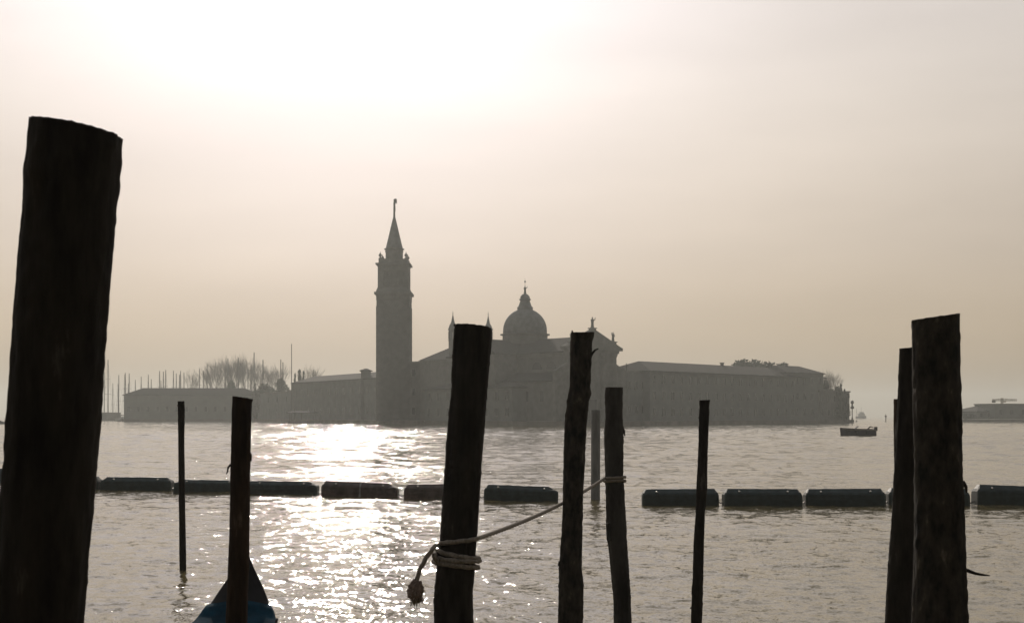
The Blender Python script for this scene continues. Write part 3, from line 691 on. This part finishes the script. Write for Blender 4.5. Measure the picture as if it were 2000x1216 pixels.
for i in range(10):
    for j in range(2): fs.append((i*3 + j, (i+1)*3 + j, (i+1)*3 + j + 1, i*3 + j + 1))
    fs.append((i*3 + 2, (i+1)*3 + 2, (i+1)*3, i*3))
m.add(vs, fs); m.build('hull', M['hull_dark'], lb); MB().box2(-.8, .8, -.4, .4, .5, 1.0).build('deck_cover', M['hull_dark'], lb)

# ------------------------------------------------------------------ open motor boat
mb_ = empty('motor_boat', (xw(1675, 174), 174, 0), R(180)); tag(mb_, 'small dark open motor boat afloat beyond the floating booms', 'boat')
m = MB(); n = 16; vs = []; fs = []; LB = 4.15
for i in range(n + 1):
    u = i / n; x = -LB/2 + LB*u; wd = .85 * (1 if u < .55 else max(.03, (1 - ((u-.55)/.45)**2.2))); sh = .86 + .16*u*u; rake = .16*u*u
    vs += [(x + rake*.6, -wd, sh), (x + rake*.3, -wd*.97, .5), (x, -wd*.8, 0), (x - .05, 0, -.3 + .25*u**3), (x, wd*.8, 0), (x + rake*.3, wd*.97, .5), (x + rake*.6, wd, sh), (x + rake*.6, wd*.86, sh), (x, wd*.75, .35), (x, -wd*.75, .35), (x + rake*.6, -wd*.86, sh)]
for i in range(n):
    for j in range(11): fs.append((i*11 + j, (i+1)*11 + j, (i+1)*11 + (j+1) % 11, i*11 + (j+1) % 11))
fs.append(tuple(range(11))); fs.append(tuple(n*11 + j for j in range(11))[::-1]); m.add(vs, fs); m.build('hull', M['hull_dark'], mb_)
m = MB()
m.tube([(-LB/2, -.87, .72), (0, -.89, .74), (LB*.28, -.8, .78), (LB/2*.95, -.25, .86)], .05, 6); m.tube([(-LB/2, .87, .72), (0, .89, .74), (LB*.28, .8, .78), (LB/2*.95, .25, .86)], .05, 6); m.build('rub_rail', M['rope'], mb_)
mo = MB().box2(-LB/2 - .32, -LB/2 + .02, -.16, .16, .62, 1.12); mo.box2(-LB/2 - .22, -LB/2 - .06, -.06, .06, -.3, .6); mo.build('outboard_motor', M['rubber'], mb_)
m = MB(); m.add([(.25, -.55, .9), (.25, .55, .9), (-.05, .5, 1.22), (-.05, -.5, 1.22), (.28, -.55, .9), (.28, .55, .9), (-.02, .5, 1.22), (-.02, -.5, 1.22)], [(3, 2, 1, 0), (4, 5, 6, 7), (0, 1, 5, 4), (1, 2, 6, 5), (2, 3, 7, 6), (3, 0, 4, 7)]); m.build('windscreen', M['rubber'], mb_)
m = MB(); m.tube([(-1.1, .3, .8), (-1.45, .28, 1.12), (-1.6, .25, 1.15), (-1.9, .25, .98)], [.07, .08, .06, .03], 6); m.build('tiller', M['rubber'], mb_)
for x in (-.6, -1.2): MB().box2(x-.14, x+.14, -.66, .66, .6, .66).build('thwart', M['hull_dark'], mb_)
for x in (-.9, .4):
    MB().lathe([(.03, 0), (.1, .06), (.1, .34), (.03, .4)], x, .98, .3, 10).build('fender', M['black_lacquer'], mb_)

# ------------------------------------------------------------------ floating booms
def make_boom(L, chl, chr_, hgt, matn, seed, band=False):
    """chamfered float: vertical sides, sloping shoulders to a narrower ridge, raked ends"""
    rnd = random.Random(seed); rt = empty('floating_boom', (0, 0, 0)); m = MB(); nx = 22
    h = hgt; vs = []; fs = []
    def sec(x, f_, wsc):   # f_: how high the section reaches, 0..1
        top = h * (.70 + .30 * f_)
        pr = [(-.30*wsc, -.25), (-.33*wsc, 0), (-.33*wsc, h*.40), (-.315*wsc, h*.62), (-.26*wsc, min(top, h*.78)), (-.12*wsc, top), (0, top + .004), (.12*wsc, top), (.26*wsc, min(top, h*.78)), (.315*wsc, h*.62), (.33*wsc, h*.40), (.33*wsc, 0), (.30*wsc, -.25)]
        return [(x, y_, z_ + (.004 * rnd.gauss(0, 1) if z_ > 0 else 0)) for y_, z_ in pr]
    xs = []
    for i in range(nx + 1):
        u = i / nx; xs.append(-L/2 + L * u)
    k = 13
    secs = []
    for x in [-L/2] + [-L/2 + .035] + [-L/2 + chl*.5, -L/2 + chl] + [-L/2 + chl + (L - chl - chr_) * i / 12 for i in range(1, 12)] + [L/2 - chr_, L/2 - chr_*.5, L/2 - .035, L/2]:
        dl, dr = x + L/2, L/2 - x
        f_ = min(1, dl / chl, dr / chr_); wsc = .86 if min(dl, dr) < .001 else (.96 if min(dl, dr) < .05 else 1)
        s0 = sec(x, f_, wsc)
        if min(dl, dr) < .001: s0 = [(p[0], p[1], p[2] * .93 if p[2] > 0 else p[2]) for p in s0]
        secs.append(s0)
    for s0 in secs: vs += s0
    for i in range(len(secs) - 1):
        for j in range(k - 1): fs.append((i*k + j, (i+1)*k + j, (i+1)*k + j + 1, i*k + j + 1))
        fs.append((i*k + k - 1, (i+1)*k + k - 1, (i+1)*k, i*k))
    fs.append(tuple(range(k))); fs.append(tuple((len(secs)-1)*k + j for j in range(k))[::-1])
    m.add(vs, fs); m.build('float', M[matn], rt)
    # moulded rib along the shoulder
    MB().tube([(-L/2 + .05, -.333, h*.66), (0, -.335, h*.665), (L/2 - .05, -.333, h*.66)], .010, 5).build('rib', M[matn], rt)
    for x in (-L*.31, L*.31):
        e = MB(); e.lathe([(.004, -.034), (.022, -.026), (.033, 0), (.022, .026), (.004, .034)], x, -.255, h*.84, 12); e.build('eyelet', M['steel'], rt)
    if band:
        b_ = MB(); pr = [(-.335, -.2), (-.335, h*.4), (-.32, h*.62), (-.265, h*.79), (-.125, h + .008), (.125, h + .008), (.265, h*.79), (.32, h*.62), (.335, h*.4), (.335, -.2)]
        pr2 = [(y_ * 1.02, z_ + .008) for y_, z_ in pr]
        b_.extrude(pr2[::-1], 0.0, .05, 'x'); b_.build('band', M['boom_band'], rt)
    return rt
booms = [(-103, 40, 915, 914, 944, 'boom', 0), (48, 192, 928, 930, 957, 'boom', 0), (195, 333, 929.5, 931.5, 957.5, 'boom', 0), (338, 474, 935, 937, 960.5, 'boom', 0), (480, 619, 937, 940, 965, 'boom', 0),
         (626.5, 776, 937, 944, 969.5, 'boom_brown', 1), (789, 936, 945, 943, 973.5, 'boom_brown', 0), (944.5, 1090, 944, 950.5, 977.5, 'boom', 0),
         (1256, 1405, 955, 952.5, 985, 'boom', 0), (1415.5, 1568, 953.5, 954, 987, 'boom', 0), (1576, 1731, 954.5, 952.5, 986.5, 'boom', 0), (1738, 1895, 952, 953, 986, 'boom', 0), (1909.5, 2060, 944.5, 951, 986, 'boom', 0)]
blabels = ['green black boom cut by the left edge of the photo', 'green black boom mostly hidden behind the nearest left pole', 'boom with sloping ends just right of the nearest left pole',
           'boom crossed by the thin pole on the left', 'boom right of the pole that stands before the gondola', 'brownish boom with a pale band in the sun glitter', 'brownish boom partly hidden by the roped pole',
           'boom just right of the roped pole, with the rope passing its end', 'boom crossed by the slender pole on the right', 'boom second from the left in the right hand row', 'boom left of the paired big poles on the right',
           'boom hidden behind the paired big poles on the right', 'boom riding highest, cut by the right edge of the photo']
prev = None
for i, (x0, x1, t0, t1, yb, mt_, bd) in enumerate(booms):
    Yb = 2.5 * F / (yb - HY); L = (x1 - x0) / F * Yb; hgt = (yb - (t0 + t1) / 2) / F * Yb
    strong = i in (2, 5); cl_, cr2 = (.2, .17) if i == 2 else ((.12, .3) if i in (4, 5, 7) else ((.28, .16) if i == 3 else (.11, .11)))
    o = make_boom(L, cl_, cr2, hgt, mt_, i, bd)
    tilt = math.atan2((t1 - t0) / F * Yb, L) * .8
    o.location = (xw((x0 + x1) / 2, Yb), Yb + .3, -.02); o.rotation_euler = (R(-2 + i % 3), tilt, R(random.uniform(-3, 3)))
    tag(o, blabels[i], 'boom', 'floating booms in a row')
    endl, endr = Vector((xw(x0, Yb) + .03, Yb + .3, .10)), Vector((xw(x1, Yb) - .03, Yb + .3, .10))
    if prev is not None and i != 8:
        m = MB(); c_ = (prev + endl) / 2; c_.z = .04
        m.tube([prev, c_, endl], .018, 6)
        o2 = m.build('link_cable', M['chain']); tag(o2, 'short cable joining %s' % ('two left hand booms' if i < 8 else 'two right hand booms'), 'cable', 'cables between left booms' if i < 8 else 'cables between right booms')
    prev = endr

# ------------------------------------------------------------------ mooring poles
def pole(name, label, Y, prof, matn='bark', top=(0, 0), seed=0, rough=.035, zbot=-.8, stubs=(), rings=400, seg=60, group='wooden mooring poles'):
    """prof: rows (photo row, left, right) of the trunk, top to bottom; top: (rise to the right, rise towards the viewer) of the sawn end"""
    rnd = random.Random(seed); prof = sorted(prof)
    pz = [zw(p[0], Y) for p in prof]; pc = [xw((p[1] + p[2]) / 2, Y) for p in prof]; pr = [(p[2] - p[1]) / 2 / F * Y for p in prof]
    if pz[-1] > zbot:
        k = (pc[-1] - pc[0]) / (pz[-1] - pz[0]); dz = zbot - pz[-1]
        pz.append(zbot); pc.append(pc[-1] + k * dz); pr.append(pr[-1] * 1.04)
    zs = np.array(pz[::-1]); cs = np.array(pc[::-1]); rs_ = np.array(pr[::-1])
    base = Vector((float(cs[0]), Y, zbot)); zt_ = float(zs[-1])
    vs = []; fs = []
    for i in range(rings + 1):
        z = zbot + (zt_ - zbot) * i / rings
        c = float(np.interp(z, zs, cs)); r0 = float(np.interp(z, zs, rs_))
        for k in range(seg):
            a = 2 * math.pi * k / seg; ca, sa = math.cos(a), math.sin(a)
            p = Vector((ca * 1.6 + seed * 5.3, sa * 1.6, z * 2.2))
            p2 = Vector((ca * 5 + seed, sa * 5, z * 5.0)); p3 = Vector((ca * 9, sa * 9 + seed, z * 26.0))
            r = r0 * (1 + rough * (mn.noise(p) * 1.1 + mn.noise(p2) * .8) + rough * .55 * mn.noise(p3) + .05 * max(0.0, mn.noise(Vector((ca * 6 + seed, sa * 6, z * 15))) - .38) + .012 * math.sin(11 * a + 3 * mn.noise(Vector((seed, 0, z * 1.5)))))
            r += r0 * rough * 1.5 * max(-.25, mn.noise(Vector((ca * 3.5 + seed * 2, sa * 3.5, z * 17))) ) ** 1 * (1.2 if mn.noise(Vector((ca * 1.2, sa * 1.2 + seed, z * 3))) > .05 else .35)
            f_ = max(0.0, (z - (zt_ - .25)) / .25)
            dz = f_ * (top[0] * ca * (r / r0) + top[1] * -sa) + f_ * .006 * mn.noise(Vector((ca*7, sa*7, seed)))
            vs.append((c - base.x + r * ca, r * sa, z - zbot + dz))
    for i in range(rings):
        for k in range(seg): fs.append((i*seg + k, i*seg + (k+1) % seg, (i+1)*seg + (k+1) % seg, (i+1)*seg + k))
    fs.append(tuple(range(seg))[::-1]); nb = len(vs)
    vs.append((float(cs[-1]) - base.x, 0, zt_ - zbot)); fs += [(rings*seg + k, rings*seg + (k+1) % seg, nb) for k in range(seg)]
    m = MB().add(vs, fs)
    root = m.build(name, M[matn], None, smooth=True, loc=base)
    tag(root, label, 'mooring pole', group)
    for st in stubs:      # stub: list of (px, py, width px, offset in depth)
        pts = [at(a_, b_, Y) - base + Vector((0, d_, 0)) for a_, b_, w_, d_ in st]; rd = [w_ / 2 / F * Y for a_, b_, w_, d_ in st]
        MB().tube(pts, rd, 6, lambda a_, i_: 1 + .15 * math.sin(3*a_ + i_)).build('branch_stub', M[matn], root)
    return root
pole('mooring_pole', 'thickest and nearest pole, filling the left edge of the view', 4.9,
     [(252, 60, 237), (300, 55, 235), (340, 51, 231), (400, 48, 225), (500, 38, 216), (550, 35, 213), (600, 31, 207), (700, 25, 199), (800, 19, 193), (900, 12, 185), (985, 2, 178), (1100, -6, 169), (1216, -14, 160)],
     'bark', (-.029, .002), 1, rough=.026, stubs=([(75, 243, 10, -.0), (61, 236, 5, 0)],))
pole('mooring_pole', 'thin straight pole in the water on the left, its reflection in ripples below', 22.9,
     [(783, 347, 360), (800, 347.5, 361), (850, 348, 360), (950, 349, 361), (1050, 350, 363), (1116, 351, 364)], 'bark', (0, .0), 2, zbot=-.6, seg=20, stubs=([(350, 790, 4, 0), (346, 792, 2, 0)],))
pole('mooring_pole', 'pole standing right before the gondola with flared sawn top', 9.0,
     [(777, 454, 494), (783, 454, 492), (800, 453, 491), (920, 450.6, 488.5), (1040, 449, 487), (1100, 446, 486), (1216, 440.6, 483)], 'bark_brown', (-.008, .006), 3, rough=.03,
     stubs=([(452, 906, 5, -.02), (447, 912, 4, -.02), (446, 920, 3, -.02), (443, 925, 1.5, -.02)], [(486, 880, 6, -.01), (490.5, 888, 5, -.01), (490, 900, 3, 0)]))
pole('mooring_pole', 'thick centre pole with the white rope wound round it', 10.8,
     [(638, 889, 960), (645, 887, 961), (700, 883.5, 957), (767, 880.5, 951.5), (865, 871, 944), (960, 865, 937), (1046, 860, 932), (1100, 853, 928), (1159, 847, 924), (1216, 847, 925)], 'bark', (-.014, .012), 4, rough=.03,
     stubs=([(893, 637, 9, 0), (886, 634, 4, 0)],))
pole('mooring_pole', 'leaning knotty pole crossed behind by the rope, with a twig near its top', 14.0,
     [(649, 1115, 1161), (665, 1114.5, 1157), (684, 1114, 1156), (752, 1113, 1153), (768, 1110, 1154.5), (782, 1107, 1151), (840, 1102, 1145), (963, 1099.6, 1139), (1061, 1096, 1137), (1110, 1092, 1136), (1142, 1091, 1139.5), (1216, 1090, 1139)], 'bark_mottled', (.002, -.002), 5, rough=.04,
     stubs=([(1148, 704, 7, -.02), (1157, 690, 5, -.04), (1162, 684, 4, -.05), (1168, 681, 2, -.06)], [(1119, 652, 5, -.02), (1117, 645, 2, -.02)], [(1094, 1095, 7, -.02), (1091, 1104, 5, -.02)]))
pole('mooring_post', 'straight smooth grey post standing in the gap of the floating booms', 42.3,
     [(800, 1154.8, 1172.6), (975, 1154, 1172)], 'post', (0, 0), 6, rough=.004, zbot=-.6, seg=20)
pole('mooring_pole', 'crooked pole with peeled pale bark where the rope ends', 16.8,
     [(756, 1182, 1217), (815, 1182, 1216.5), (845, 1180, 1218), (930, 1182, 1217.5), (978, 1183, 1221), (1045, 1185, 1224), (1090, 1190, 1227), (1159, 1197, 1232), (1216, 1199, 1234)], 'bark_peeled', (0, 0), 7, rough=.045,
     stubs=([(1214, 832, 6, -.02), (1218, 842, 5, -.02), (1220, 851, 2, -.02)], [(1186, 1020, 8, -.1), (1187, 1052, 8, -.1), (1188, 1054, 4, -.1)]))
pole('mooring_pole', 'slender knobbly pole standing alone right of the centre', 16.5,
     [(781, 1366, 1387), (795, 1366, 1385), (816, 1365, 1384.6), (880, 1364, 1382.5), (952, 1360, 1381), (1000, 1359, 1377), (1060, 1355, 1375), (1140, 1352, 1373), (1216, 1349, 1371)], 'bark', (.002, 0), 8, rough=.05,
     stubs=([(1367, 812, 4, 0), (1364.5, 817, 3, 0)], [(1352, 1185, 4, 0), (1347.5, 1187, 2, 0)]))
pole('mooring_pole', 'biggest pole on the right with slanted top and a twig low down', 8.8,
     [(619, 1783, 1872), (640, 1782.5, 1872), (720, 1784, 1873), (800, 1785, 1876), (900, 1787, 1878), (960, 1787, 1880), (1050, 1787, 1884), (1120, 1786, 1886), (1216, 1783, 1887)], 'bark_mottled', (.019, 0), 9, rough=.025,
     stubs=([(1886, 1112, 8, -.02), (1900, 1117, 6, -.05), (1911, 1119, 5, -.06), (1925, 1120.5, 2, -.08)], [(1790, 628, 6, 0), (1780, 629, 3, 0)], [(1878, 940, 9, -.02), (1884, 950, 7, -.02), (1886, 962, 3, -.02)]))
pole('mooring_pole', 'pole standing close behind the left side of the biggest right hand pole', 11.5,
     [(679, 1757, 1800), (760, 1754, 1800), (850, 1750, 1798), (940, 1746, 1795), (1000, 1743, 1792), (1100, 1735, 1786), (1216, 1729, 1781)], 'bark', (.006, 0), 10, rough=.035)
pole('mooring_pole', 'hidden third pole showing only a thin left sliver behind the right hand pair', 15.0,
     [(779, 1746, 1779), (830, 1745.5, 1779), (900, 1747, 1779), (1000, 1749, 1778), (1216, 1751, 1776)], 'bark_brown', (0, 0), 11, rough=.035)

# ------------------------------------------------------------------ mooring rope
def smooth_path(pts, n):
    pts = [Vector(p) for p in pts]; out = []
    for i in range(len(pts) - 1):
        p0, p1, p2, p3 = pts[max(i-1, 0)], pts[i], pts[i+1], pts[min(i+2, len(pts)-1)]
        for k in range(n):
            t = k / n
            out.append(.5 * ((2*p1) + (-p0 + p2)*t + (2*p0 - 5*p1 + 4*p2 - p3)*t*t + (-p0 + 3*p1 - 3*p2 + p3)*t**3))
    out.append(pts[-1]); return out
def resample(pts, step):
    out = [pts[0]]; acc = 0
    for a, b in zip(pts, pts[1:]):
        L = (b - a).length
        while acc + L >= step:
            t = (step - acc) / L; a = a + (b - a) * t; out.append(a.copy()); L = (b - a).length; acc = 0
        acc += L
    out.append(pts[-1]); return out
def laid_rope(mbo, pts, r):
    pts = resample(pts, r * .75)
    mbo.tube(pts, r, 12, lambda a, i: 1 + .17 * math.cos(3 * (a - i * .26)))
rp_root = empty('mooring_rope', at(896, 1050, 10.8)); tag(rp_root, 'white laid rope wound on the centre pole and stretched to the crooked pole', 'rope')
B0 = rp_root.location.copy(); rr0 = .0165
cpx = at(896, 1050, 10.8); Rp = .142 + rr0
m = MB()
def ringp(c, rad, a, z): return Vector((c.x + rad * math.cos(a), c.y + rad * math.sin(a), z))
zc_ = lambda py: zw(py, 10.8)
# knot -> up the left -> across the front -> right side -> away to the crooked pole
path = [at(812, 1140, 10.62), at(818, 1118, 10.62), at(830, 1093, 10.62), at(848, 1068, 10.63)]
cp = lambda py: Vector((xw({1050: 896, 1080: 893, 1108: 889}.get(py, 893), 10.8), 10.8, 0))
for a_, py_ in ((R(205), 1061), (R(225), 1057), (R(250), 1055), (R(280), 1052.5), (R(310), 1051), (R(335), 1050)): path.append(ringp(cp(1050), Rp, a_, zc_(py_)))
path.append(ringp(cp(1050), Rp + .004, R(352), zc_(1049)))
c2 = at(1200, 930, 16.8); R2 = .115 + rr0
end = Vector((c2.x - R2 * .9, c2.y - R2 * .45, zw(933, 16.8)))
s0 = path[-1].copy()
sp = smooth_path(path, 8)
for k in range(1, 25):
    t = k / 24; q_ = s0.lerp(end, t); q_.z -= .05 * 4 * t * (1 - t) * 1.0; sp.append(q_)
for a_, dz in ((R(225), -.004), (R(260), 0), (R(300), .004), (R(340), .006), (R(20), .006), (R(60), .0), (R(100), 0), (R(140), -.01), (R(180), -.03), (R(215), -.045), (R(250), -.035), (R(290), -.03), (R(330), -.035), (R(10), -.04), (R(50), -.045)):
    sp.append(Vector((c2.x + R2 * math.cos(a_), c2.y + R2 * math.sin(a_), zw(932, 16.8) + dz)))
laid_rope(m, [p - B0 for p in sp], rr0)
m.build('span', M['rope'], rp_root, smooth=True)
# turns below
m = MB(); hel = []
for k in range(0, 100):
    t = k / 99; a_ = R(190) + t * 2 * math.pi * 2.95
    front = .5 - .5 * math.sin(a_)
    z_ = zc_(1079) + (zc_(1106) - zc_(1079)) * t - (.016 + .010 * math.sin(2.3 * a_ * .16)) * math.cos(a_)
    cc = cp(1080); hel.append(ringp(Vector((cc.x - .008*t, cc.y, 0)), Rp - .002 + .018*math.sin(3.1*t), a_, z_) - B0)
laid_rope(m, hel, rr0 * 1.08); m.build('coil', M['rope'], rp_root, smooth=True)
# little loop standing off at the left of the turns
m = MB(); laid_rope(m, smooth_path([ringp(cp(1080), Rp, R(185), zc_(1079)) - B0, at(848, 1083, 10.64) - B0, at(853, 1094, 10.66) - B0, ringp(cp(1080), Rp, R(215), zc_(1097)) - B0], 6), rr0); m.build('loop', M['rope'], rp_root, smooth=True)
# end knot with frayed fibres
m = MB(); kc = at(812, 1155, 10.62) - B0; vs = []; fs = []; nu, nv = 28, 20
for j in range(nv + 1):
    v = math.pi * j / nv
    for i in range(nu):
        u = 2 * math.pi * i / nu; d = Vector((math.sin(v) * math.cos(u), math.sin(v) * math.sin(u), math.cos(v)))
        r = 1 + .28 * mn.noise(d * 2.3 + Vector((3, 1, 0))) + .12 * mn.noise(d * 7) + .06 * math.sin(6 * u + 5 * v)
        vs.append(kc + Vector((d.x * .058 * r, d.y * .05 * r, d.z * .085 * r)))
for j in range(nv):
    for i in range(nu): fs.append((j*nu + i, j*nu + (i+1) % nu, (j+1)*nu + (i+1) % nu, (j+1)*nu + i))
m.add(vs, fs); rnd = random.Random(4)
for k in range(90):
    d = Vector((rnd.gauss(0, .6), rnd.gauss(0, .6), rnd.uniform(-1, .25))).normalized(); p = kc + Vector((d.x*.05, d.y*.045, d.z*.078))
    m.tube([p, p + d * .018 + Vector((0, 0, -.006)), p + d * rnd.uniform(.02, .034) + Vector((rnd.gauss(0, .004), 0, -.018))], [.003, .0025, .001], 4)
m.build('knot', M['tuft'], rp_root, smooth=True)

# ------------------------------------------------------------------ gondola, tip away from the camera
gd = empty('gondola', (-2.627, 14.0, 0)); tag(gd, 'black gondola with blue tarpaulin, its raised end behind the brown pole', 'gondola')
D = [0, .06, .12, .2, .3, .5, .8, 1.3, 2.0, 3.0, 4.2, 5.4, 6.6, 7.8, 8.8, 9.6, 10.1, 10.4, 10.6, 10.75]
HW = [.015, .12, .185, .25, .30, .375, .43, .50, .57, .65, .70, .71, .69, .63, .54, .40, .27, .16, .08, .015]
SH = [1.17, .96, .86, .75, .655, .53, .47, .44, .41, .39, .38, .38, .39, .41, .45, .55, .72, .95, 1.2, 1.45]
KL = [1.0, .62, .38, .16, .02, -.1, -.16, -.2, -.22, -.23, -.23, -.23, -.22, -.21, -.18, -.1, .1, .4, .8, 1.2]
def interp(xs, ys, v): return float(np.interp(v, xs, ys))
def gsec(d, off=0.0, scale=1.0):
    w_, s_h, kl = interp(D, HW, d), interp(D, SH, d), interp(D, KL, d)
    return w_ * scale + off, s_h + off, kl
m = MB(); vs = []; fs = []; ds = sorted(set([round(float(x), 3) for x in np.concatenate([np.linspace(0, 1, 24), np.linspace(1, 9.6, 30), np.linspace(9.6, 10.75, 16)])]))
for d in ds:
    w_, s_h, kl = gsec(d); y = -d
    cam_ = .05 * min(1, w_ / .3)
    vs += [(0, y, kl), (-w_*.55, y, kl + (s_h-kl)*.12), (-w_*.88, y, kl + (s_h-kl)*.55), (-w_, y, s_h), (-w_*.93, y, s_h + .012), (-w_*.5, y, s_h + cam_*.7), (0, y, s_h + cam_), (w_*.5, y, s_h + cam_*.7), (w_*.93, y, s_h + .012), (w_, y, s_h), (w_*.88, y, kl + (s_h-kl)*.55), (w_*.55, y, kl + (s_h-kl)*.12)]
k = 12
for i in range(len(ds) - 1):
    for j in range(k): fs.append((i*k + j, i*k + (j+1) % k, (i+1)*k + (j+1) % k, (i+1)*k + j))
fs.append(tuple(range(k))[::-1]); fs.append(tuple((len(ds)-1)*k + j for j in range(k))); m.add(vs, fs)
m.build('hull', M['black_lacquer'], gd, smooth=True)
# tarpaulin over the deck, following the sheer, with a slightly swagged leading edge and hanging skirt
m = MB(); vs = []; fs = []; cols = 25; ds2 = [x for x in ds if .34 <= x <= 9.4]
for d in ds2:
    w_, s_h, kl = gsec(d)
    for j in range(cols):
        u = -1 + 2 * j / (cols - 1); lead = max(0, (.42 - d)) * 0
        x = (w_ + .02) * math.sin(u * math.pi / 2 * .999) if abs(u) < .8 else math.copysign(w_ + .022, u)
        zz_ = s_h + .075 * (1 - u*u) + .012 + .012 * mn.noise(Vector((u * 3, d * 4, 0)))
        if abs(u) >= .8: zz_ = s_h + .015 - (abs(u) - .8) / .2 * .17
        y = -d + (.05 * (1 - u*u) if d < .35 else 0)
        vs.append((x, y, zz_))
for i in range(len(ds2) - 1):
    for j in range(cols - 1): fs.append((i*cols + j, i*cols + j + 1, (i+1)*cols + j + 1, (i+1)*cols + j))
m.add(vs, fs); o = m.build('tarpaulin', M['tarp'], gd, smooth=True)
sm = o.modifiers.new('thick', 'SOLIDIFY'); sm.thickness = .006
MB().tube([(.40, -.62, .52), (.415, -.66, .56), (.43, -.7, .6)], .012, 6).build('cleat', M['chain'], gd)

# ------------------------------------------------------------------ haze
hz = MB().box2(-4100, 4100, -4100, 4100, -1.8, 66).build('haze', None); hz['kind'] = 'stuff'
hm = bpy.data.materials.new('haze_air'); hm.use_nodes = True; t = hm.node_tree; t.nodes.clear()
vo = t.nodes.new('ShaderNodeVolumePrincipled'); vo.inputs['Color'].default_value = (0.80, 0.84, 0.81, 1); vo.inputs['Density'].default_value = 0.00042
vo.inputs['Anisotropy'].default_value = 0.45
out = t.nodes.new('ShaderNodeOutputMaterial'); t.links.new(vo.outputs[0], out.inputs['Volume'])
hz.data.materials.append(hm)
